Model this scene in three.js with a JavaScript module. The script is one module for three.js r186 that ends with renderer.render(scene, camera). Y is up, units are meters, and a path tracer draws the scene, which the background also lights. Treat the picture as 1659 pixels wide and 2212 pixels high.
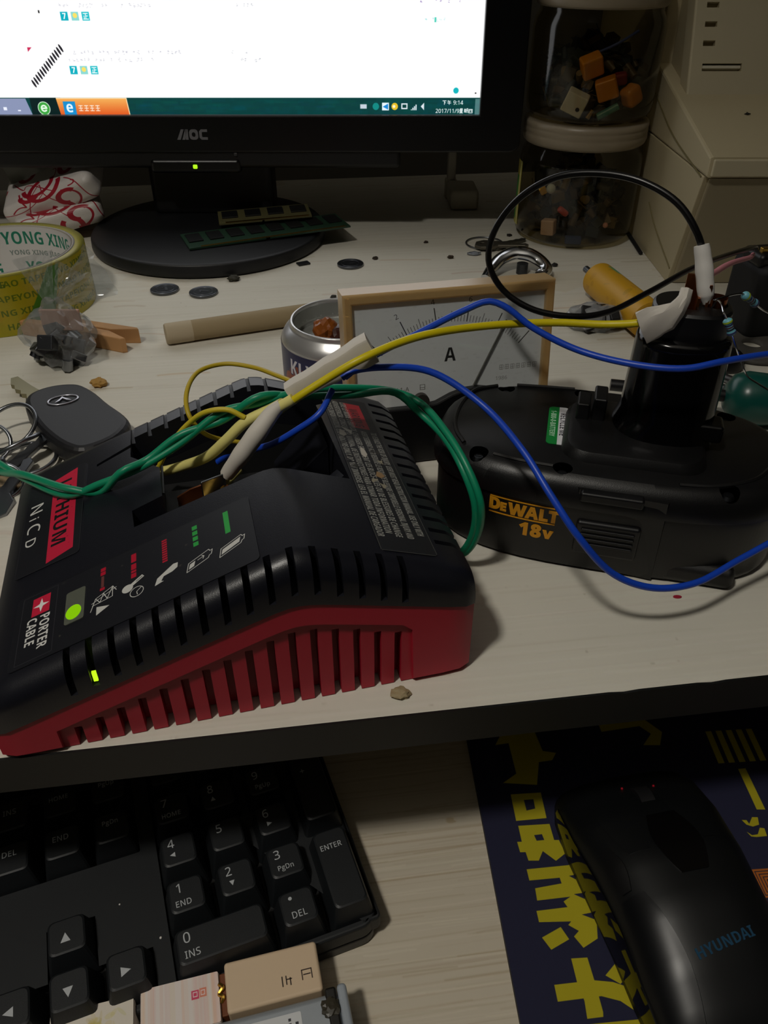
import * as THREE from 'three';
import { RoundedBoxGeometry } from 'three/addons/geometries/RoundedBoxGeometry.js';
import { mergeGeometries, mergeVertices, toCreasedNormals } from 'three/addons/utils/BufferGeometryUtils.js';
import { FontLoader } from 'three/addons/loaders/FontLoader.js';
import { ImprovedNoise } from 'three/addons/math/ImprovedNoise.js';
import { RectAreaLightUniformsLib } from 'three/addons/lights/RectAreaLightUniformsLib.js';
import { Brush, Evaluator, SUBTRACTION, INTERSECTION } from 'three-bvh-csg';

// ---------------------------------------------------------------- camera, light, exposure
const scene = new THREE.Scene();
scene.background = new THREE.Color(0x000000);
const camera = new THREE.PerspectiveCamera(66.0, 1659 / 2212, 0.01, 20);
camera.position.set(0, 0.2, 0);                 // eye 20 cm above the desk top (y = 0)
camera.rotation.set(-37 * Math.PI / 180, 0, 0);
scene.add(camera);
const renderer = new THREE.WebGLRenderer({ antialias: true });
renderer.toneMapping = THREE.LinearToneMapping;
renderer.toneMappingExposure = 1.0;
renderer.shadowMap.enabled = true;
RectAreaLightUniformsLib.init();

const LAMP = { x: -0.36, y: 1.08, z: 0.25, power: 1.42, color: 0xfff9ee, radius: 0.055 };   // pendant bulb, front left above the desk
const SCREEN_GLOW = 1.02;                                                                   // radiance of the monitor's white

// ---------------------------------------------------------------- helpers (all builder lengths in millimetres)
const MM = 0.001, D2R = Math.PI / 180;
let seed = 7;
const rnd = () => { seed = (seed + 0x6d2b79f5) | 0; let t = Math.imul(seed ^ (seed >>> 15), 1 | seed); t = (t + Math.imul(t ^ (t >>> 7), 61 | t)) ^ t; return ((t ^ (t >>> 14)) >>> 0) / 4294967296; };
const rr = (a, b) => a + (b - a) * rnd();
const noise = new ImprovedNoise();
const taken = {};
const numbered = (n) => { const k = taken[n] = (taken[n] ?? -1) + 1; return k ? n + '_' + String(k).padStart(3, '0') : n; };
const font = await new FontLoader().loadAsync('fonts/droid/droid_sans_bold.typeface.json');
const fontR = await new FontLoader().loadAsync('fonts/droid/droid_sans_regular.typeface.json');

function M(color, roughness = 0.5, o = {}) {
  return new THREE.MeshPhysicalMaterial({ color, roughness, metalness: 0, side: THREE.DoubleSide, ...o });
}
function toM(g) { if (!g.userData.mm) { g.scale(MM, MM, MM); g.userData.mm = true; } return g; }
function part(name, g, m, parent) {
  const o = new THREE.Mesh(toM(g), m); o.name = name; o.castShadow = o.receiveShadow = true;
  parent.add(o); return o;
}
function thing(name, label, category, p = [0, 0, 0], ry = 0, group) {
  const o = new THREE.Group(); o.name = numbered(name); o.position.set(p[0] * MM, p[1] * MM, p[2] * MM); o.rotation.y = ry * D2R;
  o.userData = { label, category }; if (group) o.userData.group = group;
  scene.add(o); return o;
}
function solo(name, g, m, label, category, group) {
  const o = part(numbered(name), g, m, scene); o.userData = { label, category }; if (group) o.userData.group = group; return o;
}
function struct(name, g, m) { const o = part(name, g, m, scene); o.userData = { kind: 'structure' }; return o; }
const at = (o, x, y, z, rx = 0, ry = 0, rz = 0) => { o.position.set(x * MM, y * MM, z * MM); o.rotation.set(rx * D2R, ry * D2R, rz * D2R); return o; };
const V = (a) => new THREE.Vector3(a[0], a[1], a[2]);
const T3 = (g, x, y, z) => g.translate(x, y, z);
const box = (w, h, d, x = 0, y = 0, z = 0) => new THREE.BoxGeometry(w, h, d).translate(x, y, z);
const rbox = (w, h, d, r = 1, s = 2) => new RoundedBoxGeometry(w, h, d, s, Math.min(r, w / 2.01, h / 2.01, d / 2.01));
const cyl = (r0, r1, h, n = 24) => new THREE.CylinderGeometry(r1, r0, h, n);   // r0 bottom, r1 top
const lathe = (p, n = 48) => new THREE.LatheGeometry(p.map((q) => new THREE.Vector2(q[0], q[1])), n);
function merge(list) { return mergeGeometries(list.map((g) => { const q = g.index ? g.toNonIndexed() : g.clone(); for (const k of Object.keys(q.attributes)) if (!['position', 'normal', 'uv'].includes(k)) q.deleteAttribute(k); return q; })); }
const crease = (g, deg = 35) => toCreasedNormals(g, deg * D2R);
// a smooth capped tube through points; rad = number or f(t)
function sweep(pts, rad, n = 60, k = 10, flat = 1) {
  const c = pts.length > 2 ? new THREE.CatmullRomCurve3(pts.map(V), false, 'centripetal') : new THREE.LineCurve3(V(pts[0]), V(pts[1]));
  const fr = c.computeFrenetFrames(n, false), pos = [], idx = [];
  for (let i = 0; i <= n; i++) {
    const p = c.getPointAt(i / n), N = fr.normals[i], B = fr.binormals[i], r = typeof rad === 'function' ? rad(i / n) : rad;
    for (let j = 0; j < k; j++) { const a = j / k * Math.PI * 2, ca = Math.cos(a) * r, sa = Math.sin(a) * r * flat; pos.push(p.x + N.x * ca + B.x * sa, p.y + N.y * ca + B.y * sa, p.z + N.z * ca + B.z * sa); }
  }
  for (let i = 0; i < n; i++) for (let j = 0; j < k; j++) { const a = i * k + j, b = i * k + (j + 1) % k; idx.push(a, b, a + k, b, b + k, a + k); }
  for (const [i, s] of [[0, 1], [n, -1]]) for (let j = 1; j < k - 1; j++) s > 0 ? idx.push(i * k, i * k + j + 1, i * k + j) : idx.push(i * k, i * k + j, i * k + j + 1);
  return fin(pos, idx, 50);
}
function fin(pos, idx, deg = 40) {
  const g = new THREE.BufferGeometry(); g.setAttribute('position', new THREE.Float32BufferAttribute(pos, 3)); g.setIndex(idx);
  const q = crease(g, deg), p = q.attributes.position, uv = new Float32Array(p.count * 2);
  for (let i = 0; i < p.count; i++) { uv[2 * i] = p.getX(i) * 0.01; uv[2 * i + 1] = p.getZ(i) * 0.01; }
  q.setAttribute('uv', new THREE.BufferAttribute(uv, 2)); return q;
}
// closed skin over rings of equal length, capped at both ends
function loft(rings, deg = 40) {
  const k = rings[0].length, n = rings.length, pos = rings.flat(2), idx = [];
  for (let i = 0; i < n - 1; i++) for (let j = 0; j < k; j++) { const a = i * k + j, b = i * k + (j + 1) % k; idx.push(a, a + k, b, b, a + k, b + k); }
  for (const [i, s] of [[0, 1], [n - 1, -1]]) { const c = pos.length / 3, m = [0, 0, 0]; rings[i].forEach((q) => q.forEach((v, e) => m[e] += v / k)); pos.push(...m);
    for (let j = 0; j < k; j++) { const a = i * k + j, b = i * k + (j + 1) % k; s > 0 ? idx.push(c, a, b) : idx.push(c, b, a); } }
  return fin(pos, idx, deg);
}
// vertical prism over a plan outline [[x, z], ...]
function prism(pts, y0, y1, bevel = 0, holes = []) {
  const mk = (p, C) => { const s = new C(); p.forEach((q, i) => i ? s.lineTo(q[0], -q[1]) : s.moveTo(q[0], -q[1])); s.closePath(); return s; };
  const s = mk(pts, THREE.Shape); holes.forEach((h) => s.holes.push(mk(h, THREE.Path)));
  const g = new THREE.ExtrudeGeometry(s, { depth: y1 - y0 - 2 * bevel, bevelEnabled: bevel > 0, bevelSize: bevel, bevelOffset: -bevel, bevelThickness: bevel, bevelSegments: 3, curveSegments: 6 });
  return g.rotateX(-Math.PI / 2).translate(0, y0 + bevel, 0);
}
// slab with its outline in the x-y plane, thickness along z from 0 to d
function slab(pts, d, bevel = 0) {
  const s = new THREE.Shape(pts.map((p) => new THREE.Vector2(p[0], p[1])));
  return new THREE.ExtrudeGeometry(s, { depth: d - 2 * bevel, bevelEnabled: bevel > 0, bevelSize: bevel, bevelOffset: -bevel, bevelThickness: bevel, bevelSegments: 2, curveSegments: 6 }).translate(0, 0, bevel);
}
const rect = (w, h, r, n = 5, cx = 0, cy = 0) => { const o = []; for (const [sx, sy, a0] of [[1, 1, 0], [-1, 1, 90], [-1, -1, 180], [1, -1, 270]]) for (let i = 0; i <= n; i++) { const a = (a0 + 90 * i / n) * D2R; o.push([cx + sx * (w / 2 - r) + r * Math.cos(a), cy + sy * (h / 2 - r) + r * Math.sin(a)]); } return o; };
const ell = (a, b, n = 32, cx = 0, cy = 0) => Array.from({ length: n }, (_, i) => [cx + a * Math.cos(i / n * 2 * Math.PI), cy + b * Math.sin(i / n * 2 * Math.PI)]);
// thin sticker in the x-y plane, print mapped over its outline
function sticker(pts, d = 0.25) {
  const g = slab(pts, d), p = g.attributes.position, xs = pts.map((q) => q[0]), ys = pts.map((q) => q[1]), x0 = Math.min(...xs), y0 = Math.min(...ys), w = Math.max(...xs) - x0, h = Math.max(...ys) - y0;
  const uv = new Float32Array(p.count * 2);
  for (let i = 0; i < p.count; i++) { uv[2 * i] = (p.getX(i) - x0) / w; uv[2 * i + 1] = (p.getY(i) - y0) / h; }
  g.setAttribute('uv', new THREE.BufferAttribute(uv, 2)); return g;
}
const flatten = (g) => g.rotateX(-Math.PI / 2);   // x-y outline to lie flat, y pointing away from the viewer
function text(str, size, depth = 0.15, f = font, anchor = 0.5, fat = 0) {
  const g = new THREE.ExtrudeGeometry(f.generateShapes(str, size), { depth, bevelEnabled: fat > 0, bevelSize: fat, bevelThickness: 0.05, bevelSegments: 1, curveSegments: 3 });
  g.computeBoundingBox(); const b = g.boundingBox; return g.translate(-(b.min.x + (b.max.x - b.min.x) * anchor), -(b.min.y + b.max.y) / 2, 0);
}
function canvasMap(w, h, draw, o = {}) {
  const c = document.createElement('canvas'); c.width = w; c.height = h; const x = c.getContext('2d'); draw(x, w, h);
  const t = new THREE.CanvasTexture(c); t.colorSpace = o.data ? THREE.NoColorSpace : THREE.SRGBColorSpace; t.anisotropy = 8;
  if (o.repeat) { t.wrapS = t.wrapT = THREE.RepeatWrapping; t.repeat.set(o.repeat[0], o.repeat[1]); }
  return t;
}
// fine grain for plastics: grey noise, used as bump
function grain(size, amp, rep) {
  const d = new Uint8Array(size * size * 4);
  for (let i = 0; i < size * size; i++) { const v = 128 + (rnd() - 0.5) * amp; d[4 * i] = d[4 * i + 1] = d[4 * i + 2] = v; d[4 * i + 3] = 255; }
  const t = new THREE.DataTexture(d, size, size); t.magFilter = THREE.LinearFilter; t.wrapS = t.wrapT = THREE.RepeatWrapping; t.repeat.set(rep, rep); t.needsUpdate = true; return t;
}
function csg(a, b, op = SUBTRACTION) {
  const prep = (g) => { const q = g.index ? g.toNonIndexed() : g.clone(); for (const k of Object.keys(q.attributes)) if (!['position', 'normal', 'uv'].includes(k)) q.deleteAttribute(k); if (!q.attributes.normal) q.computeVertexNormals(); if (!q.attributes.uv) q.setAttribute('uv', new THREE.BufferAttribute(new Float32Array(q.attributes.position.count * 2), 2)); q.clearGroups(); return q; };
  const ev = new Evaluator(); ev.useGroups = false; ev.attributes = ['position', 'normal', 'uv'];
  const A = new Brush(prep(a)), B = new Brush(prep(b)); A.updateMatrixWorld(); B.updateMatrixWorld();
  const r = ev.evaluate(A, B, op).geometry; r.clearGroups(); return r;
}
const fleck = grain(128, 120, 6);
// shared materials
const mat = {
  black: M(0x0b0b0d, 0.42), blackMatte: M(0x0d0e10, 0.7), blackGloss: M(0x050507, 0.08, { clearcoat: 0.6, clearcoatRoughness: 0.05 }),
  chargerBlack: M(0x17181f, 0.34, { bumpMap: fleck, bumpScale: 0.00004 }), chargerRed: M(0xb01430, 0.5),
  battery: M(0x0d0d0e, 0.4, { bumpMap: fleck, bumpScale: 0.00005 }),
  copper: M(0xb06a3c, 0.35, { metalness: 1 }), brass: M(0xc9a24a, 0.3, { metalness: 1 }), chrome: M(0xd8dade, 0.12, { metalness: 1 }), steel: M(0x8c8f94, 0.32, { metalness: 1 }), darkSteel: M(0x4e5054, 0.4, { metalness: 1 }), tin: M(0xd8d8d8, 0.3, { metalness: 0.75 }),
  white: M(0xe4e0da, 0.7), sleeve: M(0xd2ccc2, 0.62), legend: M(0xb9bdc0, 0.6), green: M(0x0b8a63, 0.4), blue: M(0x1747c2, 0.38), yellow: M(0xd8c60f, 0.42), paleYellow: M(0xe6dc86, 0.5), pink: M(0xd98a98, 0.5), black2: M(0x0c0b0c, 0.3),
  glass: M(0xffffff, 0.05, { transmission: 1, thickness: 0, ior: 1.45 }),
};
// ---------------------------------------------------------------- room shell
{
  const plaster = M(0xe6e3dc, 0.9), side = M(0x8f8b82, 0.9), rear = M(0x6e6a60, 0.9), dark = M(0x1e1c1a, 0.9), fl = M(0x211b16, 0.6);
  const X0 = -1500, X1 = 1500, Z0 = -1000, Z1 = 1800, Y0 = -750, Y1 = 1900, t = 80;
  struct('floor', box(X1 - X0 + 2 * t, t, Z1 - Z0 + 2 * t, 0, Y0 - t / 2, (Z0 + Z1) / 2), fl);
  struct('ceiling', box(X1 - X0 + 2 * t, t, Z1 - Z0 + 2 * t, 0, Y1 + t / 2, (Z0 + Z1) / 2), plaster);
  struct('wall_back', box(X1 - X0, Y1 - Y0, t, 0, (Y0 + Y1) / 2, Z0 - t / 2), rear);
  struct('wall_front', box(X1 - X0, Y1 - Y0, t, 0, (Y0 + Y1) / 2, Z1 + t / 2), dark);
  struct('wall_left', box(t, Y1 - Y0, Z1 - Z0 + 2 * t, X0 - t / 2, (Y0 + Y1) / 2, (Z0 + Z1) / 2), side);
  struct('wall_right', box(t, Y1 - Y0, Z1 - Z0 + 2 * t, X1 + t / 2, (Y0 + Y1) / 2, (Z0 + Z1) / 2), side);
}
// pendant lamp that lights the room
{
  const t = thing('pendant_lamp', 'globe bulb in an added dark drum lampshade hanging front left above the desk', 'lamp', [LAMP.x * 1000, LAMP.y * 1000, LAMP.z * 1000]);
  const R = LAMP.radius * 1000;
  part('bulb', new THREE.SphereGeometry(R, 32, 20), M(0xffffff, 0.5, { emissive: new THREE.Color(LAMP.color), emissiveIntensity: 12 }), t);
  part('added_shade', lathe([[130, -140], [131.5, -140], [131.5, 90], [130, 90], [130, -140]], 64), M(0x2a2c28, 0.7), t);  // unseen lampshade, added to cut direct light on the rear of the desk
  for (let i = 0; i < 3; i++) part('added_shade_arm', box(116, 2, 4, 72, 88, 0).rotateY(i * 2.0944), mat.steel, t);
  part('socket', cyl(16, 19, 46).translate(0, R + 20, 0), M(0xe8e6e0, 0.5), t);
  part('cord', cyl(3, 3, 1900 - LAMP.y * 1000 - R - 43).translate(0, R + 43 + (1900 - LAMP.y * 1000 - R - 43) / 2, 0), M(0xe8e6e0, 0.5), t);
  const l = new THREE.PointLight(LAMP.color, LAMP.power, 0, 2); l.castShadow = true; l.shadow.radius = R / 20; l.shadow.mapSize.set(2048, 2048); t.add(l);
}
// ---------------------------------------------------------------- desk and keyboard tray
const DESK_RY = 7.63;
{
  const W = 1500, D = 640;
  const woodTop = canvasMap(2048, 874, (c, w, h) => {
    c.fillStyle = '#d3cfc2'; c.fillRect(0, 0, w, h);
    for (let i = 0; i < 5200; i++) { const y = rnd() * h, x = rnd() * w, l = rr(30, 240); c.strokeStyle = rnd() < 0.5 ? `rgba(150,138,116,${rr(0.03, 0.13)})` : `rgba(240,236,226,${rr(0.04, 0.16)})`; c.lineWidth = rr(0.5, 1.4); c.beginPath(); c.moveTo(x, y); c.bezierCurveTo(x + l / 3, y + rr(-1.5, 1.5), x + l * 2 / 3, y + rr(-1.5, 1.5), x + l, y + rr(-2, 2)); c.stroke(); }
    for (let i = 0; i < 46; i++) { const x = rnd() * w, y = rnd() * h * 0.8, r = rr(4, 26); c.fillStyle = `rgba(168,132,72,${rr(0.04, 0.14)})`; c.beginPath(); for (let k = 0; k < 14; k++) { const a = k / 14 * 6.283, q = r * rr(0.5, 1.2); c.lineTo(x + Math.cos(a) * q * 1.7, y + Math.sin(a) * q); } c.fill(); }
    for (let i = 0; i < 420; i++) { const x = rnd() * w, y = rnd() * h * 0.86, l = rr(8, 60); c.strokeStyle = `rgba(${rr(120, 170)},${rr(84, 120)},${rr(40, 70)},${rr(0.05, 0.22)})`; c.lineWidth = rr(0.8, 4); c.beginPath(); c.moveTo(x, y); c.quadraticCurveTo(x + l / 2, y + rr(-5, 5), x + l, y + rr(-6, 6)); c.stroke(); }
    for (let i = 0; i < 1600; i++) { c.fillStyle = `rgba(80,64,44,${rr(0.08, 0.4)})`; const r = rr(0.3, 1.1); c.fillRect(rnd() * w, rnd() * h, r, r); }
  });
  const d = thing('desk', 'pale wood laminate desk top with a black front edge band', 'desk', [-41.3, 0, -153.2], DESK_RY);
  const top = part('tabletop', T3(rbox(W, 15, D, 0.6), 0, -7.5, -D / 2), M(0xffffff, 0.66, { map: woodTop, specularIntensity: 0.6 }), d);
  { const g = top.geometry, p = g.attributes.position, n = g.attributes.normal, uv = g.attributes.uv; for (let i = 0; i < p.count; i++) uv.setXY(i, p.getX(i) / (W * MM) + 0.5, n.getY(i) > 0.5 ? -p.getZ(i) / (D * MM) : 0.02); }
  // edge band with a chipped upper lip
  const lip = []; for (let i = 0; i <= 300; i++) { const x = -W / 2 + W * i / 300; lip.push([x, 0.15 + (noise.noise(x * 0.13, 3, 1) > 0.32 ? -0.55 : 0.1 * noise.noise(x * 0.4, 0, 2))]); }
  part('edge_band', slab([[-W / 2, -15.4], [W / 2, -15.4], ...lip.reverse()], 0.9), M(0x0b0c0b, 0.5), d);
  for (const s of [-1, 1]) part('side_panel', box(16, 735, D - 40, s * (W / 2 - 20), -15 - 367.5, -D / 2), M(0xcac3b4, 0.6), d);
  part('back_panel', box(W - 60, 400, 12, 0, -215, -D + 30), M(0xcac3b4, 0.6), d);
}
const TRAY = -116;
{
  const W = 1040, D = 420;
  const woodTray = canvasMap(2048, 1132, (c, w, h) => {
    c.fillStyle = '#cbc1ae'; c.fillRect(0, 0, w, h);
    for (let i = 0; i < 5200; i++) { const y = rnd() * h, x = rnd() * w, l = rr(40, 300); c.strokeStyle = rnd() < 0.55 ? `rgba(140,116,80,${rr(0.04, 0.2)})` : `rgba(236,228,208,${rr(0.05, 0.22)})`; c.lineWidth = rr(0.6, 2.4); c.beginPath(); c.moveTo(x, y); c.bezierCurveTo(x + l / 3, y + rr(-4, 4), x + l * 2 / 3, y + rr(-4, 4), x + l, y + rr(-3, 3)); c.stroke(); }
    for (let i = 0; i < 40; i++) { const x = rnd() * w, y = rnd() * h, r = rr(2, 9); c.fillStyle = `rgba(140,98,40,${rr(0.1, 0.5)})`; c.beginPath(); for (let k = 0; k < 10; k++) { const a = k / 10 * 6.283, q = r * rr(0.4, 1.2); c.lineTo(x + Math.cos(a) * q * 1.4, y + Math.sin(a) * q); } c.fill(); }
  });
  const t = thing('keyboard_tray', 'pale wood pull-out tray under the desk holding keyboard and mouse pad', 'tray', [-41.3, TRAY, -153.2], DESK_RY);
  const b = part('board', T3(rbox(W, 15, D, 0.6), 60, -7.5, -40), M(0xffffff, 0.5, { map: woodTray }), t);
  { const g = b.geometry, p = g.attributes.position, uv = g.attributes.uv; for (let i = 0; i < p.count; i++) uv.setXY(i, (p.getX(i) / MM - 60) / W + 0.5, 0.5 - (p.getZ(i) / MM + 40) / D); }
  for (const s of [-1, 1]) part('slide_rail', box(10, 30, 330, 60 + s * (W / 2 + 6), 4, -90), M(0xb8bcc0, 0.4, { metalness: 1 }), t), part('hanger', box(3, TRAY * -1 - 15 - 15, 60, 60 + s * (W / 2 + 12), 15 + (-TRAY - 30) / 2, -150), M(0xb8bcc0, 0.4, { metalness: 1 }), t);
}
// ---------------------------------------------------------------- monitor
{
  const t = thing('monitor', 'black widescreen monitor with a glowing white web page', 'monitor', [-138, 0, -621]);
  const SW = 414, SH = 259, tilt = -4;      // screen size; the panel leans back a little
  const pan = new THREE.Group(); pan.name = 'panel'; t.add(pan); at(pan, 0, 86.9, 3, tilt, 0, 0);   // origin: middle of the screen's lower edge
  const bez = M(0x0a0a0c, 0.32), bezD = M(0x08080a, 0.5);
  // bezel frame: 26 mm sides, 21 mm chin
  const frame = new THREE.Shape(rect(SW + 56, SH + 46, 6, 4, 0, SH / 2 + 1).map((p) => new THREE.Vector2(p[0], p[1])));
  frame.holes.push(new THREE.Path([[-SW / 2, 0], [SW / 2, 0], [SW / 2, SH], [-SW / 2, SH]].map((p) => new THREE.Vector2(p[0], p[1]))));
  part('bezel', new THREE.ExtrudeGeometry(frame, { depth: 10, bevelEnabled: true, bevelSize: 1.2, bevelThickness: 1.2, bevelSegments: 3 }).translate(0, 0, -8.5), bez, pan);
  for (const s of [-1, 1]) part('screen_trim', box(1.2, SH, 2.4, s * (SW / 2 + 0.6), SH / 2, 0.6), M(0x4a4a50, 0.3), pan);
  part('back_shell', T3(rbox(SW + 50, SH + 40, 34, 12, 3), 0, SH / 2 + 1, -26), bezD, pan);
  part('control_bar', T3(rbox(300, 16, 14, 3), 0, -26, -6), bezD, pan);
  part('power_lip', T3(rbox(66, 10, 12, 3), 0, -32.5, -3), bez, pan);
  // what the screen shows
  const K = 4.9, page = canvasMap(2028, 1270, (c, w, h) => {
    const X = (mm) => mm * K, Y = (mm) => h - mm * K;
    c.fillStyle = '#ffffff'; c.fillRect(0, 0, w, h);
    const faint = (x, y, n, s, col) => { c.fillStyle = col; for (let i = 0; i < n; i++) { if (rnd() < 0.3) continue; const q = s * K * rr(0.5, 0.95); for (let j = 0; j < 4; j++) c.fillRect(X(x + i * s) + rnd() * q * 0.5, Y(y) + rnd() * q, rr(1, q * 0.6), 2); } };
    const icons = (x, y) => { ['7', '', ' '].forEach((s, i) => { c.fillStyle = ['#12b3c4', '#8fdcd6', '#22c2cc'][i]; c.fillRect(X(x + i * 7.2 - 2.5), Y(y + 2.5), 5 * K, 5 * K); c.fillStyle = '#ffffff'; c.font = `bold ${4.6 * K}px sans-serif`; c.textAlign = 'center'; if (i !== 1) c.fillText(s, X(x + i * 7.2), Y(y - 1.7)); else { c.fillStyle = '#ffe46a'; c.beginPath(); c.arc(X(x + i * 7.2), Y(y + 0.4), 1.5 * K, 0, 7); c.fill(); } if (i === 2) for (const [a, b, w2, h2] of [[-1.7, 1.8, 3.4, 0.5], [-0.25, 1.8, 0.5, 3.4], [0.1, 0.4, 1.4, 0.5], [-1.3, 0.4, 0.5, 2.2], [-1.9, -1.4, 3.8, 0.5]]) c.fillRect(X(x + 14.4 + a), Y(y + b), w2 * K, h2 * K); }); };
    for (const y0 of [28.8, 60.6, 92.4, 124.2, 156, 187.8, 219.6]) {
      icons(y0 === 60.6 ? 129.5 : 129, y0);
      faint(128, y0 + 12, 30, 2.6, 'rgba(120,120,150,0.30)'); faint(127, y0 + 7.4, 24, 2.6, 'rgba(120,120,150,0.24)'); faint(240, y0 + 12, 7, 2.4, 'rgba(110,120,140,0.28)'); faint(246, y0 + 7.4, 6, 2.4, 'rgba(110,120,140,0.28)');
    }
    faint(369, 70.5, 12, 2.6, 'rgba(120,90,170,0.6)'); faint(372, 60, 6, 2.6, 'rgba(60,200,200,0.25)');
    c.fillStyle = '#5ad6c0'; c.fillRect(X(379), Y(60), 6, 14);
    // thumbnail: a row of dark strokes rising to the right
    for (let i = 0; i < 14; i++) { const f = i / 13, x = 99.5 + f * 23.5, y = 20.5 + f * 21.5; c.save(); c.translate(X(x), Y(y)); c.rotate(-0.5); c.fillStyle = '#26242a'; c.beginPath(); c.ellipse(0, 0, 3.6, 13, 0, 0, 7); c.fill(); c.restore(); }
    c.fillStyle = '#d0305c'; c.beginPath(); c.moveTo(X(100), Y(42.5)); c.lineTo(X(103), Y(42.5)); c.lineTo(X(100), Y(39.8)); c.fill();
    c.fillStyle = '#333'; c.fillRect(X(112.4), Y(64), 5, 8);
    c.fillStyle = '#15b8c0'; c.beginPath(); c.arc(X(395.6), Y(16.2), 1.9 * K, 0, 7); c.fill(); c.fillStyle = '#333'; c.fillRect(X(409), Y(15), 5, 4);
    // taskbar
    c.fillStyle = '#0a3f3e'; c.fillRect(0, Y(11.7), w, 11.7 * K);
    for (let i = 0; i < 500; i++) { c.fillStyle = `rgba(${rr(0, 20)},${rr(50, 110)},${rr(60, 110)},0.10)`; c.fillRect(rnd() * w, Y(11.5) + rnd() * 56, rr(10, 60), rr(4, 14)); }
    c.fillStyle = '#0a2222'; c.fillRect(X(94), Y(11.7), 22 * K, 11.7 * K);
    c.fillStyle = '#8c96b8'; c.beginPath(); c.moveTo(0, Y(11.2)); c.lineTo(X(91), Y(11.2)); c.lineTo(X(94), Y(0.4)); c.lineTo(0, Y(0.4)); c.fill(); c.fillStyle = '#eef2ff'; c.fillRect(X(74), Y(5.8), 12, 10); c.fillRect(X(84), Y(4), 10, 4);
    c.fillStyle = '#d8f0d8'; c.beginPath(); c.arc(X(102.9), Y(5), 4.4 * K, 0, 7); c.fill(); c.fillStyle = '#3fa843'; c.beginPath(); c.arc(X(102.9), Y(5), 3.9 * K, 0, 7); c.fill(); c.strokeStyle = '#e8ffe8'; c.lineWidth = 5; c.beginPath(); c.arc(X(102.9), Y(5), 1.8 * K, 0.5, 6.2); c.lineTo(X(101.3), Y(5)); c.stroke();
    const og = c.createLinearGradient(0, Y(11.4), 0, Y(0.4)); og.addColorStop(0, '#f7b45c'); og.addColorStop(1, '#e2571f'); c.fillStyle = og; c.beginPath(); c.moveTo(X(112.6), Y(11.4)); c.lineTo(X(162.4), Y(11.4)); c.lineTo(X(163.4), Y(0.3)); c.lineTo(X(114.2), Y(0.3)); c.fill(); c.strokeStyle = '#ffe0b0'; c.lineWidth = 3; c.stroke();
    c.fillStyle = '#1a8fd0'; c.fillRect(X(117), Y(9.4), 8.6 * K, 8.4 * K); c.fillStyle = '#e8f8ff'; c.font = `bold ${9.4 * K}px sans-serif`; c.textAlign = 'center'; c.fillText('e', X(121.2), Y(2.4));
    for (let i = 0; i < 4; i++) { c.fillStyle = 'rgba(255,246,232,0.75)'; const x = X(127.6 + i * 4); c.fillRect(x, Y(7), 15, 3); c.fillRect(x, Y(5.4), 15, 3); c.fillRect(x, Y(3.8), 15, 3); c.fillRect(x + 6, Y(7), 3, 18); }
    // tray icons
    c.fillStyle = '#c8d4e0'; c.fillRect(X(328), Y(7.6), 4.6 * K, 2.8 * K); c.fillStyle = '#138a84'; c.beginPath(); c.arc(X(339.1), Y(6.2), 2.3 * K, 0, 7); c.fill();
    c.fillStyle = '#e8f6ff'; c.fillRect(X(343.5), Y(8.6), 4.9 * K, 4.9 * K); c.fillStyle = '#1e88d8'; c.beginPath(); c.moveTo(X(347.8), Y(8)); c.lineTo(X(344), Y(6)); c.lineTo(X(347.8), Y(4.2)); c.fill();
    c.fillStyle = '#e8c22a'; c.beginPath(); c.arc(X(352.5), Y(6.2), 2.3 * K, 0, 7); c.fill(); c.fillStyle = '#fff8c8'; c.beginPath(); c.arc(X(352), Y(6.2), 1 * K, 0, 7); c.fill();
    c.strokeStyle = '#dfe8ee'; c.lineWidth = 4; c.strokeRect(X(357.6), Y(7.8), 3.6 * K, 2.9 * K); c.fillStyle = '#dfe8ee'; for (let i = 0; i < 4; i++) c.fillRect(X(364 + i * 1.1), Y(4.4 + i * 1), 4, (i + 1) * K - 2); c.beginPath(); c.moveTo(X(371), Y(6.2)); c.lineTo(X(373.4), Y(8.6)); c.lineTo(X(373.4), Y(3.8)); c.fill();
    // clock: two lines, the ideographs built from strokes
    const st = (list, x, y, s) => { c.lineWidth = 2.2; c.strokeStyle = '#eef6f6'; for (const l of list) { c.beginPath(); l.forEach((p, i) => i ? c.lineTo(X(x) + p[0] * s, Y(y) - p[1] * s) : c.moveTo(X(x) + p[0] * s, Y(y) - p[1] * s)); c.stroke(); } };
    const xia = [[[0, 9], [10, 9]], [[5, 9], [5, 0]], [[5, 6], [8, 4]]], wu = [[[3, 10], [1, 7]], [[2, 8], [9, 8]], [[0, 4], [10, 4]], [[5, 8], [5, 0]]];
    const xing = [[[2, 10], [8, 10], [8, 6], [2, 6], [2, 10]], [[2, 8], [8, 8]], [[1, 4], [9, 4]], [[5, 6], [5, 0]], [[0, 0], [10, 0]], [[2, 2], [8, 2]]], qi = [[[1, 10], [1, 2]], [[4, 10], [4, 2]], [[0, 8], [5, 8]], [[0, 2], [5, 2]], [[1, 5], [4, 5]], [[7, 10], [10, 10], [10, 0]], [[7, 10], [6, 0]], [[7, 6], [10, 6]]], si = [[[0, 9], [10, 9], [10, 0], [0, 0], [0, 9]], [[3, 9], [3, 5], [1, 3]], [[7, 9], [7, 4], [9, 4]]];
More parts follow.
